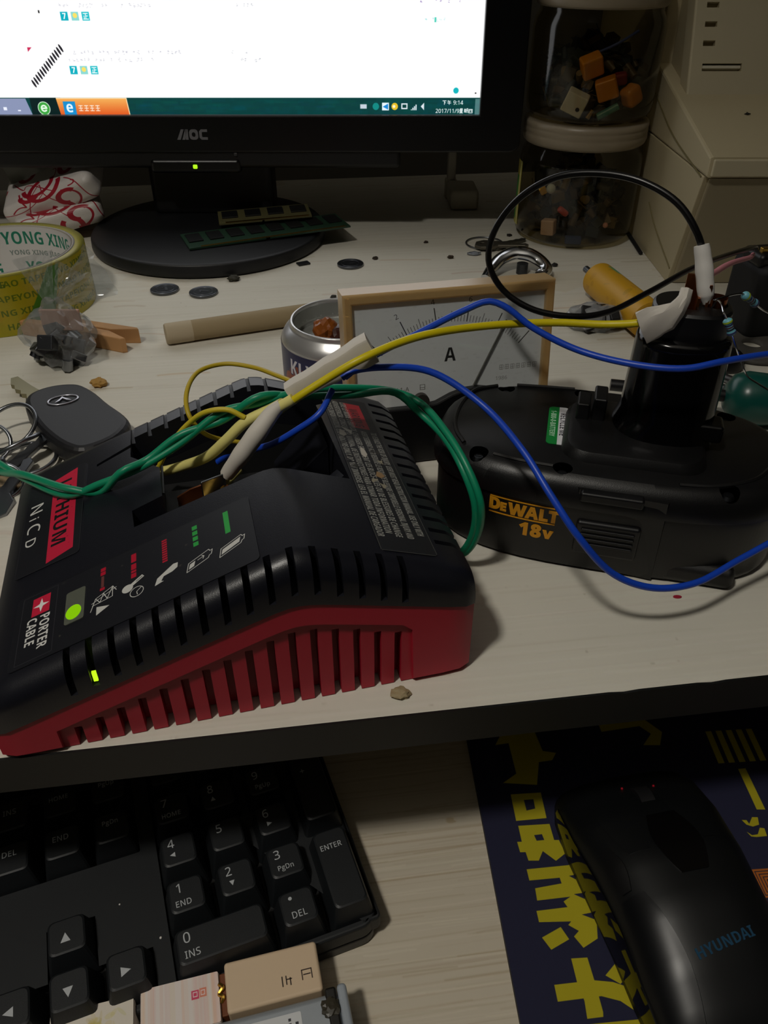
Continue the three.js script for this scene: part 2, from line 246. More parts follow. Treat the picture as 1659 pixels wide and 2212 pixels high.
    st(xia, 386.4, 7.3, 1.35); st(wu, 389.8, 7.3, 1.35); c.fillStyle = '#eef6f6'; c.font = `${3.7 * K}px sans-serif`; c.textAlign = 'left'; c.fillText('9:14', X(394), Y(7.3)); c.fillText('2017/11/9', X(381.6), Y(2.1)); st(xing, 398.6, 2.1, 1.3); st(qi, 402, 2.1, 1.3); st(si, 405.4, 2.1, 1.2);
    c.fillStyle = 'rgba(210,236,236,0.35)'; c.fillRect(X(409.6), Y(11), 3.4 * K, 10.6 * K);
    // the page's white shines at full strength; coloured pixels shine in proportion
    const im = c.getImageData(0, 0, w, h), q = im.data, lut = Array.from({ length: 256 }, (_, v) => Math.round(255 * Math.pow(v / 255, 1) * Math.pow(1 / SCREEN_GLOW, 1 / 2.2)));
    for (let i = 0; i < q.length; i += 4) { const lo = Math.min(q[i], q[i + 1], q[i + 2]), f = Math.max(0, (lo - 215) / 40); for (let k = 0; k < 3; k++) q[i + k] = lut[q[i + k]] * (1 - f) + q[i + k] * f; }
    c.putImageData(im, 0, 0);
  });
  part('screen', box(SW, SH, 1, 0, SH / 2, -3.6), M(0x000000, 0.35, { emissive: 0xffffff, emissiveMap: page, emissiveIntensity: SCREEN_GLOW }), pan);
  const glow = new THREE.RectAreaLight(0xf4f7ff, 0.12, SW * MM, SH * MM); glow.position.set(0, SH / 2 * MM, -2.6 * MM); glow.rotation.y = Math.PI; pan.add(glow);   // faces out of the screen
  const logo = M(0x77777c, 0.35);
  // maker's mark on the chin: a slanted bar pair, a ring and an open ring
  const mark = merge([slab([[-10.6, -3.4], [-8.2, -3.4], [-5.2, 3.4], [-7.2, 3.4]], 0.5), slab([[-7, -3.4], [-5, -3.4], [-3, 1.6], [-3, 3.4], [-4.2, 3.4]], 0.5), slab([[-4.4, -3.4], [-2.4, -3.4], [-2.4, 3.4], [-4.4, 3.4]], 0.5),
    new THREE.ExtrudeGeometry((() => { const s = new THREE.Shape(rect(6.4, 6.8, 2.4, 5, 1.6, 0).map((p) => new THREE.Vector2(...p))); s.holes.push(new THREE.Path(rect(2.6, 3, 1.2, 4, 1.6, 0).map((p) => new THREE.Vector2(...p)))); return s; })(), { depth: 0.5, bevelEnabled: false }),
    slab([[11.4, 3.4], [7, 3.4], [5.6, 2], [5.6, -2], [7, -3.4], [11.4, -3.4], [11.4, -1.7], [8, -1.7], [7.5, -1.2], [7.5, 1.2], [8, 1.7], [11.4, 1.7]], 0.5)]);
  at(part('logo', mark, logo, pan), 0, -11.2, 2.7);
  part('power_light', T3(rbox(3.2, 2.8, 1.6, 0.7), 0, -32.5, 3.6), M(0x223300, 0.4, { emissive: 0xb4ff1e, emissiveIntensity: 1.1 }), pan);
  part('button', T3(rbox(2.6, 2.4, 1.4, 0.6), 30, -24.5, 1.4), M(0x3a3a3c, 0.4), pan);
  // stand
  part('base', lathe([[0, 0], [86, 0], [88.5, 1.2], [89, 3], [88.6, 8.6], [86.8, 10.6], [60, 11.6], [0, 12.2]], 72).translate(3, 0, 0), M(0x121316, 0.5), t);
  part('neck', T3(rbox(96, 90, 30, 6, 3), 3, 55, -38), bezD, t);
}
// things lying on the monitor's foot
function ram(name, label, len, wid, p, ry, rz, rx, chips, col) {
  const t = thing(name, label, 'memory', p, ry); t.rotation.set(rx * D2R, ry * D2R, rz * D2R, 'YXZ');
  const s = [[0, 0], [len * 0.46, 0], [len * 0.46, 2.4], [len * 0.485, 2.4], [len * 0.485, 0], [len, 0], [len, wid], [0, wid]].map((q) => [q[0] - len / 2, wid / 2 - q[1]]);
  part('board', prism(s.map((q) => [q[0], q[1]]), 0, 1.2), M(col, 0.45), t);
  for (let i = 0; i < chips; i++) part('chip', T3(rbox(len / chips * 0.68, 1.1, wid * 0.5, 0.2, 1), -len / 2 + len / chips * (i + 0.5), 1.75, -wid * 0.1), M(0x121314, 0.45), t);
  part('contacts', box(len * 0.9, 0.12, 2.6, len * 0.02, 1.25, wid / 2 - 1.6), mat.brass, t);
  return t;
}
ram('memory_module', 'long green memory module with black chips on the round monitor foot', 122, 34, [-88, 12.6, -597], 23, 0.6, 0, 8, 0x1f3a2a);
ram('memory_module', 'small tan-green memory module lying across the long one', 70, 27, [-92, 17.4, -622], 12, 1.6, 3, 4, 0x5a5638);
// pale plug adapter behind the monitor
{
  const t = thing('power_adapter', 'cream plug adapter behind the monitor near the glass jars', 'adapter', [68, 0, -712], 2);
  part('body', T3(rbox(24, 16, 36, 3), 0, 8, 0), M(0xb9b3a0, 0.6), t);
  part('upright', T3(rbox(7, 46, 10, 1.5), -8, 38.6, -22), M(0xc3beb0, 0.6), t);
  part('foot', T3(rbox(10, 16, 12, 1.5), -8, 8, -22), M(0xb9b3a0, 0.6), t);
}
// ---------------------------------------------------------------- beige printer
{
  const t = thing('printer', 'yellowed beige printer with a slotted panel beside the jars', 'printer', [194, 0, -526]);
  const cream = M(0xb8ac8c, 0.6), cream2 = M(0xc0b699, 0.6), W = 300;
  const side = (pts, x0, w, b = 1) => { const g = slab(pts.map((p) => [-p[0], p[1]]), w, b); return g.rotateY(-Math.PI / 2).translate(x0 + w, 0, 0); };
  // profile in (z, height): z measured from the foot of the front-left corner, towards the back negative
  const P = (pts) => pts.map((p) => [-p[0], p[1]]);
  const prof = (pts, x0, w, b) => { const s = slab(P(pts), w, b); s.rotateY(Math.PI / 2); return s.translate(x0, 0, 0); };
  part('lower_front', prof([[0, 0.6], [24, 74], [-110, 74], [-110, 0.6]], 3, W - 6, 1.2), M(0xa2977c, 0.65), t);
  part('body', prof([[-112, 0], [-112, 75], [26, 75], [26, 86.6], [-110, 118], [-122, 270], [-300, 270], [-300, 0]], 0, W, 1.6), cream, t);
  part('side_wall', prof([[-2, 0], [22, 74.6], [-112, 74.6], [-112, 0]], 0, 3.4, 0.6), cream, t);
  part('front_rail', T3(rbox(W - 4, 10, 3, 1), W / 2, 80.6, 26.2), cream2, t);
  part('side_seam', sweep([[-0.2, 105, -116], [-0.2, 96, -90], [-0.2, 84, -50], [-0.2, 73.6, 18]], 0.5, 24, 6), M(0x6e6440, 0.7), t);
  part('side_seam', sweep([[-0.2, 34, -70], [-0.2, 25, -51], [-0.2, 10, -1]], 0.6, 14, 6), M(0x7c7250, 0.7), t);
  // leaning front panel with vents
  const pw = W - 14, ph = 150, pd = 60;
  const px = (x) => x; // panel frame: origin at its lower left front corner
  const slots = merge([...[31.5, 42.5, 53.5, 64.5, 75.5, 86.5].map((y) => box(8, 3.2, 14, 11.5, y, 0)), box(26, 4.6, 16, 21.5, 17.5, 0)]);
  const panel = part('vent_panel', csg(T3(rbox(pw, ph, 16, 1.6), pw / 2, ph / 2, -8), slots), cream2, t);
  at(panel, 7, 105, -59, -20, 0, 0);
  const sd = part('slot_shelf', T3(rbox(25.6, 2, 9, 0.5), 21.5, 17.9, -5.6), M(0xd8d2bd, 0.5), t); sd.position.copy(panel.position); sd.rotation.copy(panel.rotation);
  part('panel_core', prof([[-62, 96], [-112, 112], [-160, 245], [-112, 245]], 9, W - 18, 0.6), cream, t);
  part('scratch_mark', T3(sticker([[-2, -1], [0.5, -1.6], [2.4, -0.6], [1, 0.6], [0.8, 2.2], [-0.4, 0.4]], 0.3).rotateX(-Math.PI / 2 + 13 * D2R), 0, 0, 0), M(0x1a1814, 0.7), t).position.set(38 * MM, (86.6 + 0.2309 * 56 + 0.5) * MM, (26 - 56) * MM);
}
// ---------------------------------------------------------------- stacked jars
const jarGlass = M(0xd3ccb4, 0.1, { transmission: 1, thickness: 0, ior: 1.5 });
const JX = 148, JZ = -634;
function jar(y, label, lidLabel) {
  const t = thing('glass_jar', label, 'jar', [JX, y, JZ], 0, 'stacked parts jars');
  part('body', lathe([[0, 1.2], [30, 1.2], [41, 2.4], [44.4, 6], [45, 12], [45, 56], [44, 62], [41.5, 66], [41.5, 71]], 64), jarGlass, t);
  part('rim', lathe([[41.2, 69.2], [43, 69.2], [43, 71.4], [41.2, 71.4], [41.2, 69.2]], 64), jarGlass, t);
  const l = part('lid', lathe([[0, 84.4], [42.5, 84.4], [44.6, 83.6], [45, 81], [44.4, 80.2], [45, 79.2], [45, 77], [44.4, 76], [45, 75], [45, 72.6], [44, 70], [42.6, 68.6], [42.4, 70], [42.6, 82], [0, 82]], 64), M(0xa79a84, 0.35, { transmission: 0.25, thickness: 0 }), t);
  return t;
}
const lowerJar = jar(0, 'lower clear jar of small parts with a yellow green label strip');
jar(84.6, 'upper clear jar holding orange capacitors, stacked on another jar');
// green and yellow paper strip stuck to the lower jar's left side
{
  const g = new THREE.CylinderGeometry(45.4, 45.4, 46, 6, 1, true, -Math.PI / 2 - 0.12, 0.3).translate(0, 32, 0);
  part('label_strip', g, M(0xffffff, 0.6, { map: canvasMap(64, 256, (c, w, h) => { c.fillStyle = '#c9c05a'; c.fillRect(0, 0, w, h); c.fillStyle = '#4b9c4a'; c.fillRect(0, 60, w * 0.6, 90); c.fillRect(0, 190, w * 0.5, 50); c.fillStyle = '#ded9a0'; c.fillRect(w * 0.72, 0, 10, h); }) }), lowerJar);
}
function heap(n, x0, y0, z0, R, H, cols, label) {
  const gs = [], colors = [];
  for (let i = 0; i < n; i++) {
    const a = rnd() * 6.283, r = R * Math.sqrt(rnd()), y = rnd(), k = rnd();
    let g = k < 0.4 ? new THREE.BoxGeometry(rr(3, 9), rr(3, 8), rr(3, 10)) : k < 0.75 ? new THREE.CylinderGeometry(rr(1.5, 3.5), rr(1.5, 3.5), rr(4, 11), 8) : new THREE.CylinderGeometry(0.4, 0.4, rr(10, 22), 5);
    g = g.toNonIndexed(); g.rotateX(rnd() * 3).rotateZ(rnd() * 3).rotateY(rnd() * 6).translate(x0 + Math.cos(a) * r, y0 + 6 + y * H * (1 - 0.5 * (r / R) ** 2), z0 + Math.sin(a) * r);
    const c = new THREE.Color(cols[Math.floor(rnd() * cols.length)]); for (let j = 0; j < g.attributes.position.count; j++) colors.push(c.r, c.g, c.b); gs.push(g);
  }
  const g = mergeGeometries(gs); g.setAttribute('color', new THREE.Float32BufferAttribute(colors, 3));
  const o = solo('electronic_parts', g, M(0xffffff, 0.5, { vertexColors: true }), label, 'parts'); o.userData.kind = 'stuff';
}
const partCols = [0x1c1a16, 0x2a2418, 0x20281f, 0x3a3020, 0x151518, 0x4a3a20, 0x25303a, 0x56452c, 0x6b5a3a];
heap(290, JX, 3, JZ, 34, 50, partCols, 'loose heap of dark electronic parts filling the lower jar');
heap(260, JX, 88, JZ, 34, 46, partCols, 'loose heap of dark electronic parts filling the upper jar');
function oneOf(name, g, m, p, r, label, cat, group) { const o = solo(name, g, m, label, cat, group); return at(o, ...p, ...r); }
const orange = M(0xd0841c, 0.35), capBox = () => rbox(14, 13, 10, 1.5);
oneOf('box_capacitor', capBox(), orange, [JX - 9, 121, JZ + 33], [20, 10, 18], 'orange box capacitor, topmost in the upper jar', 'capacitor', 'orange capacitors in the jar');
oneOf('box_capacitor', capBox(), orange, [JX + 2.5, 108, JZ + 37], [10, -10, 22], 'orange box capacitor in the middle, touching the jar front', 'capacitor', 'orange capacitors in the jar');
oneOf('box_capacitor', rbox(12, 13, 12, 3.5, 3), orange, [JX + 21, 103, JZ + 32], [0, 25, 30], 'rounded orange capacitor at the right of the upper jar', 'capacitor', 'orange capacitors in the jar');
{ const t = thing('white_relay', 'white square relay with a dark dot in the upper jar', 'relay', [JX - 17, 99, JZ + 34]); t.rotation.set(0.25, -0.35, -0.3); part('case', rbox(15, 14, 9, 1), M(0xd0ccc4, 0.5), t); part('hole', cyl(1.4, 1.4, 0.5, 14).rotateX(Math.PI / 2).translate(3.4, -1.6, 4.6), M(0x111111, 0.6), t); }
oneOf('fuse', cyl(2.4, 2.4, 15, 14), M(0x4f8a82, 0.3), [JX + 5, 94, JZ + 38], [0, 0, -62], 'teal tube fuse at the bottom of the upper jar', 'fuse');
oneOf('brass_pin', cyl(1.6, 1.2, 6, 12), mat.brass, [JX - 7, 92.5, JZ + 38.5], [0, 0, -30], 'small brass pin beside the white relay', 'pin');
oneOf('red_component', rbox(9, 8, 6, 2), M(0x7c1c22, 0.5), [JX + 12, 113, JZ + 31], [20, 0, 10], 'dark red component behind the orange capacitors', 'component');
oneOf('blue_sleeve', sweep([[-12, -6, 0], [0, 0, 4], [13, 7, 2]], 0.9, 16, 8), M(0x3b4a8c, 0.5), [JX + 6, 134, JZ + 30], [0, 0, 0], 'thin blue wire high in the upper jar', 'wire');
oneOf('pink_block', rbox(10, 11, 8, 1), M(0xd9b8ac, 0.5), [JX - 24, 14, JZ + 30], [0, -30, 4], 'pale pink block low in the lower jar', 'component');
oneOf('red_bead', rbox(9, 4.5, 4, 1.8), M(0xd0564a, 0.45), [JX - 16, 27, JZ + 36], [0, 0, -35], 'red oval bead in the lower jar', 'bead');
oneOf('yellow_component', rbox(5, 6, 4, 1), M(0xd0a020, 0.45), [JX - 31, 40, JZ + 28], [10, 0, 30], 'yellow component beside the jar label strip', 'component');
oneOf('white_bead', new THREE.SphereGeometry(3.4, 14, 10), M(0xc9d0d4, 0.35), [JX - 26, 42, JZ + 32], [0, 0, 0], 'white round bead next to the yellow component', 'bead');
oneOf('blue_terminal', rbox(12, 5, 6, 0.8), M(0x3a4c86, 0.45), [JX - 6, 6.6, JZ + 37.4], [0, -8, 0], 'blue terminal block on the floor of the lower jar', 'terminal');
oneOf('pink_bead', new THREE.SphereGeometry(2, 12, 8), M(0xe0a09a, 0.4), [JX + 17, 17, JZ + 36], [0, 0, 0], 'tiny pink bead at the right of the lower jar', 'bead');
// ---------------------------------------------------------------- battery charger (local x along its front, y up, z towards the viewer; front face at z = 0)
{
  const t = thing('battery_charger', 'black and red power tool battery charger with an open socket and printed labels', 'charger', [-108.3, 0, -141.8], 14.27);
  const T = (s) => { const a = 27 + 0.372 * (s + 3), b = 41.5 + 0.355 * (141 - s), k = 1.4; return -Math.log(Math.exp(-a / k) + Math.exp(-b / k)) * k; };   // two slopes meeting in a soft ridge
  const seam = (s) => { const a = 13.6 + 0.358 * s, b = 30 + 0.262 * (141 - s), k = 1.6; return -Math.log(Math.exp(-a / k) + Math.exp(-b / k)) * k; };
  const D = 118, R = 7;
  const ss = [-4, 0, 6, 15, 30, 45, 60, 72, 80, 84, 87, 90, 93, 97, 104, 114, 124, 132, 138, 141.5];
  const end = (s) => { const l = Math.min(1, (s + 6) / 8), r = Math.min(1, (143 - s) / 8); const f = (q) => 1 - Math.sqrt(Math.max(0, 1 - (1 - q) * (1 - q))); return [5 * (f(l) + f(r)), 5 * (f(l) + f(r))]; };
  const shellRing = (s) => { const h = T(s), [e, v] = end(s), y = h - v, b = seam(s), o = []; for (let i = 0; i <= 5; i++) { const a = i / 5 * Math.PI / 2; o.push([s, y - R + R * Math.sin(a), -e - R + R * Math.cos(a)]); } for (let i = 0; i <= 5; i++) { const a = i / 5 * Math.PI / 2; o.push([s, y - R + R * Math.cos(a), -D + e + R - R * Math.sin(a)]); } return [[s, b, -e], ...o, [s, b, -D + e]]; };
  const baseRing = (s) => { const [e] = end(s), b = seam(s) - 0.1, q = 0.6 + e; return [[s, 0.4, -q - 1.5], [s, 2.4, -q], [s, b, -q], [s, b, -D + q], [s, 2.4, -D + q], [s, 0.4, -D + q + 1.5]]; };
  let shell = loft(ss.map(shellRing), 32), base = loft(ss.map(baseRing), 30);
  // socket, side vents
  const well = prism([[41.3, -49.1], [112, -47], [109.8, -97], [120, -105.5], [40, -105.5], [40, -101.6], [27, -98.6], [27, -97], [40, -99.4], [40, -93], [50.6, -77], [51, -59.4], [40.6, -58.7]], 20, 75);
  const vents = [];
  const fv = []; for (let i = 0; i < 16; i++) fv.push(21.4 + i * 6.46);
  fv.forEach((s) => { const h = T(s); vents.push(box(2, 15, 9.5, s, h - 4.5, -2.6)); });
  fv.slice(3, 12).forEach((s) => { const h = T(s); vents.push(box(1.4, 6, 16, s, h + 0.7, -D + 5.8)); });
  for (let d = 17; d < 108; d += 6.4) vents.push(box(10.5, 8, 2, 137.6, T(136) - 2.4, -d));
  shell = csg(csg(shell, well), merge(vents));
  // recessed grille in the red front
  const gs = (s) => Math.max(2, seam(s) - 8.5);
  const rec = []; for (let s = 13; s <= 122; s += 3) rec.push([s, gs(s) - (s > 118 ? (s - 118) * 0.7 : 0)]);
  const recess = slab([[13, -2], [122, -2], ...rec.reverse()], 5).translate(0, 0, -2.2);
  const slots = []; for (let i = 0; i < 16; i++) { const s = 18.6 + i * 6.55, top = gs(s) - 3.5 - (i > 13 ? 1 : 0); if (top > 3) slots.push(box(2.3, top + 3, 9, s, (top - 3) / 2, -3)); }
  const liner = csg(csg(base, box(80, 120, 62, 77, 50, -76.5), INTERSECTION), well);
  base = csg(csg(csg(base, recess), merge(slots)), box(80.01, 120, 62.01, 77, 50, -76.5));
  part('top_shell', shell, mat.chargerBlack, t);
  part('red_base', base, mat.chargerRed, t);
  part('socket_liner', liner, mat.blackMatte, t);
  part('socket_floor', prism([[40, -49], [112, -47], [112, -106], [40, -106]], 18.5, 20.5), mat.blackMatte, t);
  // guides inside the socket
  part('guide', loft([[[84, 21, -52], [84, 26, -52], [111, 50, -52], [111, 21, -52]], [[84, 21, -62], [84, 26, -62], [110.6, 46, -62], [110.6, 21, -62]]], 20), mat.chargerBlack, t);
  part('guide', loft([[[92, 21, -76], [92, 30, -76], [110, 47, -76], [110, 21, -76]], [[92, 21, -97], [92, 30, -97], [109, 49, -97], [109, 21, -97]]], 20), mat.chargerBlack, t);
  part('terminal_block', T3(rbox(26, 15, 30, 1), 63, 28, -64), mat.blackMatte, t);
  // copper contacts
  const clip = (x, z, l) => part('contact', sweepFlat([[x, 36, z], [x + l * 0.3, 39, z + 0.6], [x + l * 0.8, 41, z + 0.3], [x + l, 38, z]], 6, 0.8), mat.copper, t);
  function sweepFlat(pts, w, th) { const n = pts.length; return loft(pts.map((p) => [[p[0], p[1] - w / 2, p[2] - th / 2], [p[0], p[1] + w / 2, p[2] - th / 2], [p[0], p[1] + w / 2, p[2] + th / 2], [p[0], p[1] - w / 2, p[2] + th / 2]]), 30); }
  clip(53, -58.5, 17); clip(55, -69, 16); clip(55, -52.6, 13);
  part('contact', T3(rbox(1, 9, 9, 0.3), 72.5, 40, -60), mat.copper, t);
  part('tab', T3(rbox(9, 7, 0.8, 0.3), 0, 0, 0).rotateY(0.4).translate(68, 43.5, -66), mat.steel, t);
  part('screw', merge([cyl(2.4, 2.4, 8, 14), cyl(3.2, 3.2, 1.6, 6).translate(0, 3, 0)]).rotateZ(-0.9).translate(70, 40.5, -62), mat.brass, t);
  // stickers
  const slope = Math.atan(0.372) / D2R, slope2 = Math.atan(0.355) / D2R;
  const wear = (c, w, h, n) => { for (let i = 0; i < n; i++) { c.strokeStyle = `rgba(150,150,140,${rr(0.05, 0.3)})`; c.lineWidth = rr(0.6, 2); const x = rnd() * w, y = rnd() * h; c.beginPath(); c.moveTo(x, y); c.lineTo(x + rr(-20, 20), y + rr(-20, 20)); c.stroke(); } };
  const ink = '#16171d', K = 20;
  const left = canvasMap(22 * K, 54 * K, (c, w, h) => {
    c.fillStyle = ink; c.fillRect(0, 0, w, h); c.strokeStyle = '#2c2c30'; c.lineWidth = 3; c.strokeRect(4, 4, w - 8, h - 8); wear(c, w, h, 26);
    c.fillStyle = '#c81f3f'; c.beginPath(); c.moveTo(9.6 * K, 3.5 * K); c.lineTo(18.6 * K, 1 * K); c.lineTo(19.6 * K, 50 * K); c.lineTo(10.6 * K, 52.5 * K); c.fill();
    c.save(); c.translate(11.6 * K, 5.4 * K); c.rotate(Math.PI / 2); c.fillStyle = '#131317'; c.font = `bold ${8.2 * K}px sans-serif`; c.scale(1.16, 0.86); c.fillText('LITHIUM', 0, 0); c.restore();
    c.save(); c.translate(1.9 * K, 13.6 * K); c.rotate(Math.PI / 2); c.fillStyle = '#d6d6d2'; c.font = `${7.4 * K}px sans-serif`; c.scale(1.3, 0.86); c.fillText('N', 0, 0); c.font = `${5.6 * K}px sans-serif`; c.fillText('i', 6.4 * K, 0); c.font = `${7.4 * K}px sans-serif`; c.fillText('C', 9.4 * K, 0); c.font = `${6 * K}px sans-serif`; c.fillText('D', 15.6 * K, 0); c.restore();
    for (let i = 0; i < 26; i++) { c.fillStyle = 'rgba(20,20,24,0.5)'; c.fillRect((11 + rnd() * 7) * K, rnd() * h, rr(2, 12), rr(2, 6)); }
  });
  const tilt = (o, s, d, a, lift = 0.05) => { o.position.set(s * MM, (T(s) + lift) * MM, -d * MM); o.rotation.z = a * D2R; return o; };
  tilt(part('label', flatten(sticker(rect(22 / Math.cos(slope * D2R), 54, 1.5))), M(0xffffff, 0.42, { map: left }), t), 12, 76.5, slope);
  const P0 = 4, PW = 74, PH = 31;   // status panel from x = 4 to 78, depth 7 to 38
  const status = canvasMap(PW * K, PH * K, (c, w, h) => {
    const X = (s) => (s - P0) * K, Y = (d) => h - (d - 7) * K;
    c.fillStyle = ink; c.fillRect(0, 0, w, h); c.strokeStyle = '#35353a'; c.lineWidth = 3; c.strokeRect(X(6), Y(37), X(17) - X(6), Y(8.6) - Y(37)); wear(c, w, h, 60);
    c.strokeStyle = '#08080a'; c.lineWidth = 4; c.beginPath(); c.moveTo(X(18), 4); c.lineTo(w - 4, 4); c.stroke();
    for (let i = 0; i < 14; i++) { c.fillStyle = `rgba(120,112,90,${rr(0.1, 0.35)})`; c.beginPath(); const x = rnd() * w, y = rnd() * h; for (let k = 0; k < 9; k++) { const a = k / 9 * 6.283, q = rr(3, 16); c.lineTo(x + Math.cos(a) * q, y + Math.sin(a) * q); } c.fill(); }
    // maker's badge and name
    c.fillStyle = '#c81f3f'; c.fillRect(X(9.2), Y(35), 5.6 * K, 8 * K); c.fillStyle = '#e8e6e2'; c.beginPath(); const sx = X(12), sy = Y(31); for (let k = 0; k < 8; k++) { const a = k / 8 * 6.283, q = k % 2 ? 0.8 * K : 2.6 * K; c.lineTo(sx + Math.cos(a) * q, sy + Math.sin(a) * q * 1.2); } c.fill();
    const vert = (s, x, y, px, sx2, col = '#d8d8d4') => { c.save(); c.translate(X(x), Y(y)); c.rotate(Math.PI / 2); c.fillStyle = col; c.font = `bold ${px * K}px sans-serif`; c.scale(sx2, 1); c.fillText(s, 0, 0); c.restore(); };
    vert('PORTER', 12.2, 26.4, 4.2, 0.92); vert('CABLE', 8.2, 26.4, 4.2, 0.92);
    // status bars
    const red = '#b3122e', grn = '#2aa043';
    const bar = (s, n, col, hgt, gap) => { c.fillStyle = col; for (let i = 0; i < n; i++) c.fillRect(X(s) - 0.8 * K, Y(35) + i * (hgt + gap) * K, 1.6 * K, hgt * K); };
    bar(31.6, 2, red, 1.6, 0.3); c.fillStyle = '#6a3a38'; c.fillRect(X(31.6) - 10, Y(31), 18, 5 * K); c.fillStyle = red; c.fillRect(X(31.6) - 0.8 * K, Y(25.8), 1.5 * K, 1.2 * K);
    bar(41.3, 2, red, 1.8, 0.3); bar(41.3, 2, red, 1, 0.3); c.fillStyle = red; for (const [d, l] of [[30.2, 2.6], [27.2, 1], [25.8, 2]]) c.fillRect(X(41.3) - 0.8 * K, Y(d), 1.6 * K, l * K);
    bar(51, 10, red, 0.75, 0.35); bar(60.6, 4, grn, 1.9, 0.75); bar(70.4, 1, grn, 10.6, 0);
    // icons: pylon, thermometer and clock, broken cell, charging cell, full cell
    c.strokeStyle = c.fillStyle = '#c9c9c4'; c.lineWidth = 5;
    const L = (...p) => { c.beginPath(); p.forEach((q, i) => i ? c.lineTo(X(q[0]), Y(q[1])) : c.moveTo(X(q[0]), Y(q[1]))); c.stroke(); };
    L([28.2, 17], [29.6, 22], [34.8, 24.4], [34.8, 20], [28.6, 19.4]); L([29.6, 22], [31, 19.6], [32, 23], [33.2, 20], [34.8, 24.4]); L([34.8, 24.4], [36, 22]); L([28.4, 20.4], [36, 23.4]); c.beginPath(); c.moveTo(X(30), Y(14.6)); c.lineTo(X(34), Y(16.6)); c.lineTo(X(30), Y(18.2)); c.fill();
    c.beginPath(); c.ellipse(X(39.4), Y(20), 1.7 * K, 1.7 * K, 0, 0, 7); c.fill(); c.lineWidth = 26; L([40.6, 20.8], [44.2, 23]); c.lineWidth = 5; c.strokeStyle = ink; L([42, 21.6], [44, 22.8]); c.strokeStyle = '#c9c9c4'; c.beginPath(); c.arc(X(42.2), Y(17), 2 * K, 0, 7); c.stroke(); L([42.2, 17], [43.6, 18.2]); L([42.2, 17], [42.4, 15.6]);
    c.beginPath(); [[47.6, 15.6], [48.4, 18.4], [53.4, 21.8], [54.8, 21.6], [54.6, 19.6], [53, 18.6], [50.4, 18.2], [49.6, 16.6], [50.4, 16.2]].forEach((p) => c.lineTo(X(p[0]), Y(p[1]))); c.fill();
    const cell = (s, f) => { c.lineWidth = 5; L([s - 3.6, 15], [s - 2.9, 18.6], [s + 3.3, 21], [s + 3.7, 20.2], [s + 4.4, 20.4], [s + 4, 18.6], [s + 3.4, 18.4], [s + 3, 17.4], [s - 3.6, 15]); c.beginPath(); [[s - 3, 15.9], [s - 2.5, 18], [s - 2.5 + 5.6 * f, 18 + 2.2 * f], [s - 3 + 5.6 * f, 15.9 + 2.2 * f]].forEach((p) => c.lineTo(X(p[0]), Y(p[1]))); c.fill(); };
    cell(60.8, 0.3); L([60.6, 18.4], [62.6, 19.1]); L([61.9, 19.7], [62.6, 19.1], [62.2, 18]); cell(70.6, 1);
  });
  tilt(part('label', flatten(sticker(rect(PW / Math.cos(slope * D2R), PH, 1.5))), M(0xffffff, 0.4, { map: status }), t), P0 + PW / 2, 22.5, slope);
  // indicator window with its glowing lamp
  tilt(part('indicator_window', flatten(sticker(rect(6.4, 14, 0.8))), M(0x6e7266, 0.25, { transmission: 0.3, thickness: 0 }), t), 23.2, 23.2, slope, 0.35);
  tilt(part('indicator_light', flatten(sticker(ell(2.5, 2.9, 20), 0.3)), M(0x2a3a00, 0.4, { emissive: 0x8fd400, emissiveIntensity: 0.75 }), t), 22.9, 20.4, slope, 0.5);
  part('light_pipe', box(1.2, 3.6, 0.8, 27.9, 29.2, -1.2), M(0x2a3a00, 0.4, { emissive: 0xc8ff1e, emissiveIntensity: 1.1 }), t);
  const warn = canvasMap(18 * K, 98 * K, (c, w, h) => {
    c.fillStyle = '#16161a'; c.fillRect(0, 0, w, h); c.strokeStyle = '#4a4a48'; c.lineWidth = 4; c.strokeRect(5, 5, w - 10, h - 10);
    c.fillStyle = '#a01c28'; c.fillRect(8.2 * K, 4 * K, 6.4 * K, 19 * K);
    const line = (s, x, y, px, sx) => { c.save(); c.translate(x * K, y * K); c.rotate(Math.PI / 2); c.fillStyle = '#96968f'; c.font = `bold ${px * K}px sans-serif`; c.scale(sx, 1); c.fillText(s, 0, 0); c.restore(); };
    c.save(); c.translate(9.6 * K, 6 * K); c.rotate(Math.PI / 2); c.fillStyle = '#1a1416'; c.font = `bold ${4.6 * K}px sans-serif`; c.scale(0.62, 1); c.fillText('⚠ WARNING', 0, 0); c.restore();
    [['TO REDUCE THE RISK OF INJURY, USER MUST READ INSTRUCTION MANUAL. USE ONLY WITH', 14.2, 25], ['AVERTISSEMENT: POUR REDUIRE LE RISQUE DE BLESSURE CORPORELLE PERSONAL INJURY AND', 10.4, 25], ['LIRE LE MODE D EMPLOI. CHARGER SEULEMENT LES BLOCS-PILES OU DE BLESSURES DE CHANGE', 6.8, 4], ['ADVERTENCIA: CONSULTE EL MANUAL DE INSTRUCCIONES PARA TOMAR TODA INFORMATION', 3.8, 4], ['SERVICE INFORMATION. USE INDOORS ONLY. DO NOT IMMERSE. LEA EL MANUAL DE CARGADOR', 0.9, 4]].forEach(([s, x, y]) => line(s, x, y, 3, 0.92 * (94 - y) / 94 * 0.72));
    for (let i = 0; i < 9; i++) { c.fillStyle = ['#16161a', '#2a2824', '#8d8672'][i % 3]; c.beginPath(); const x = rnd() * w, y = rr(22, 62) * K; for (let k = 0; k < 11; k++) { const a = k / 11 * 6.283, q = rr(6, 46); c.lineTo(x + Math.cos(a) * q * 0.7, y + Math.sin(a) * q); } c.fill(); }
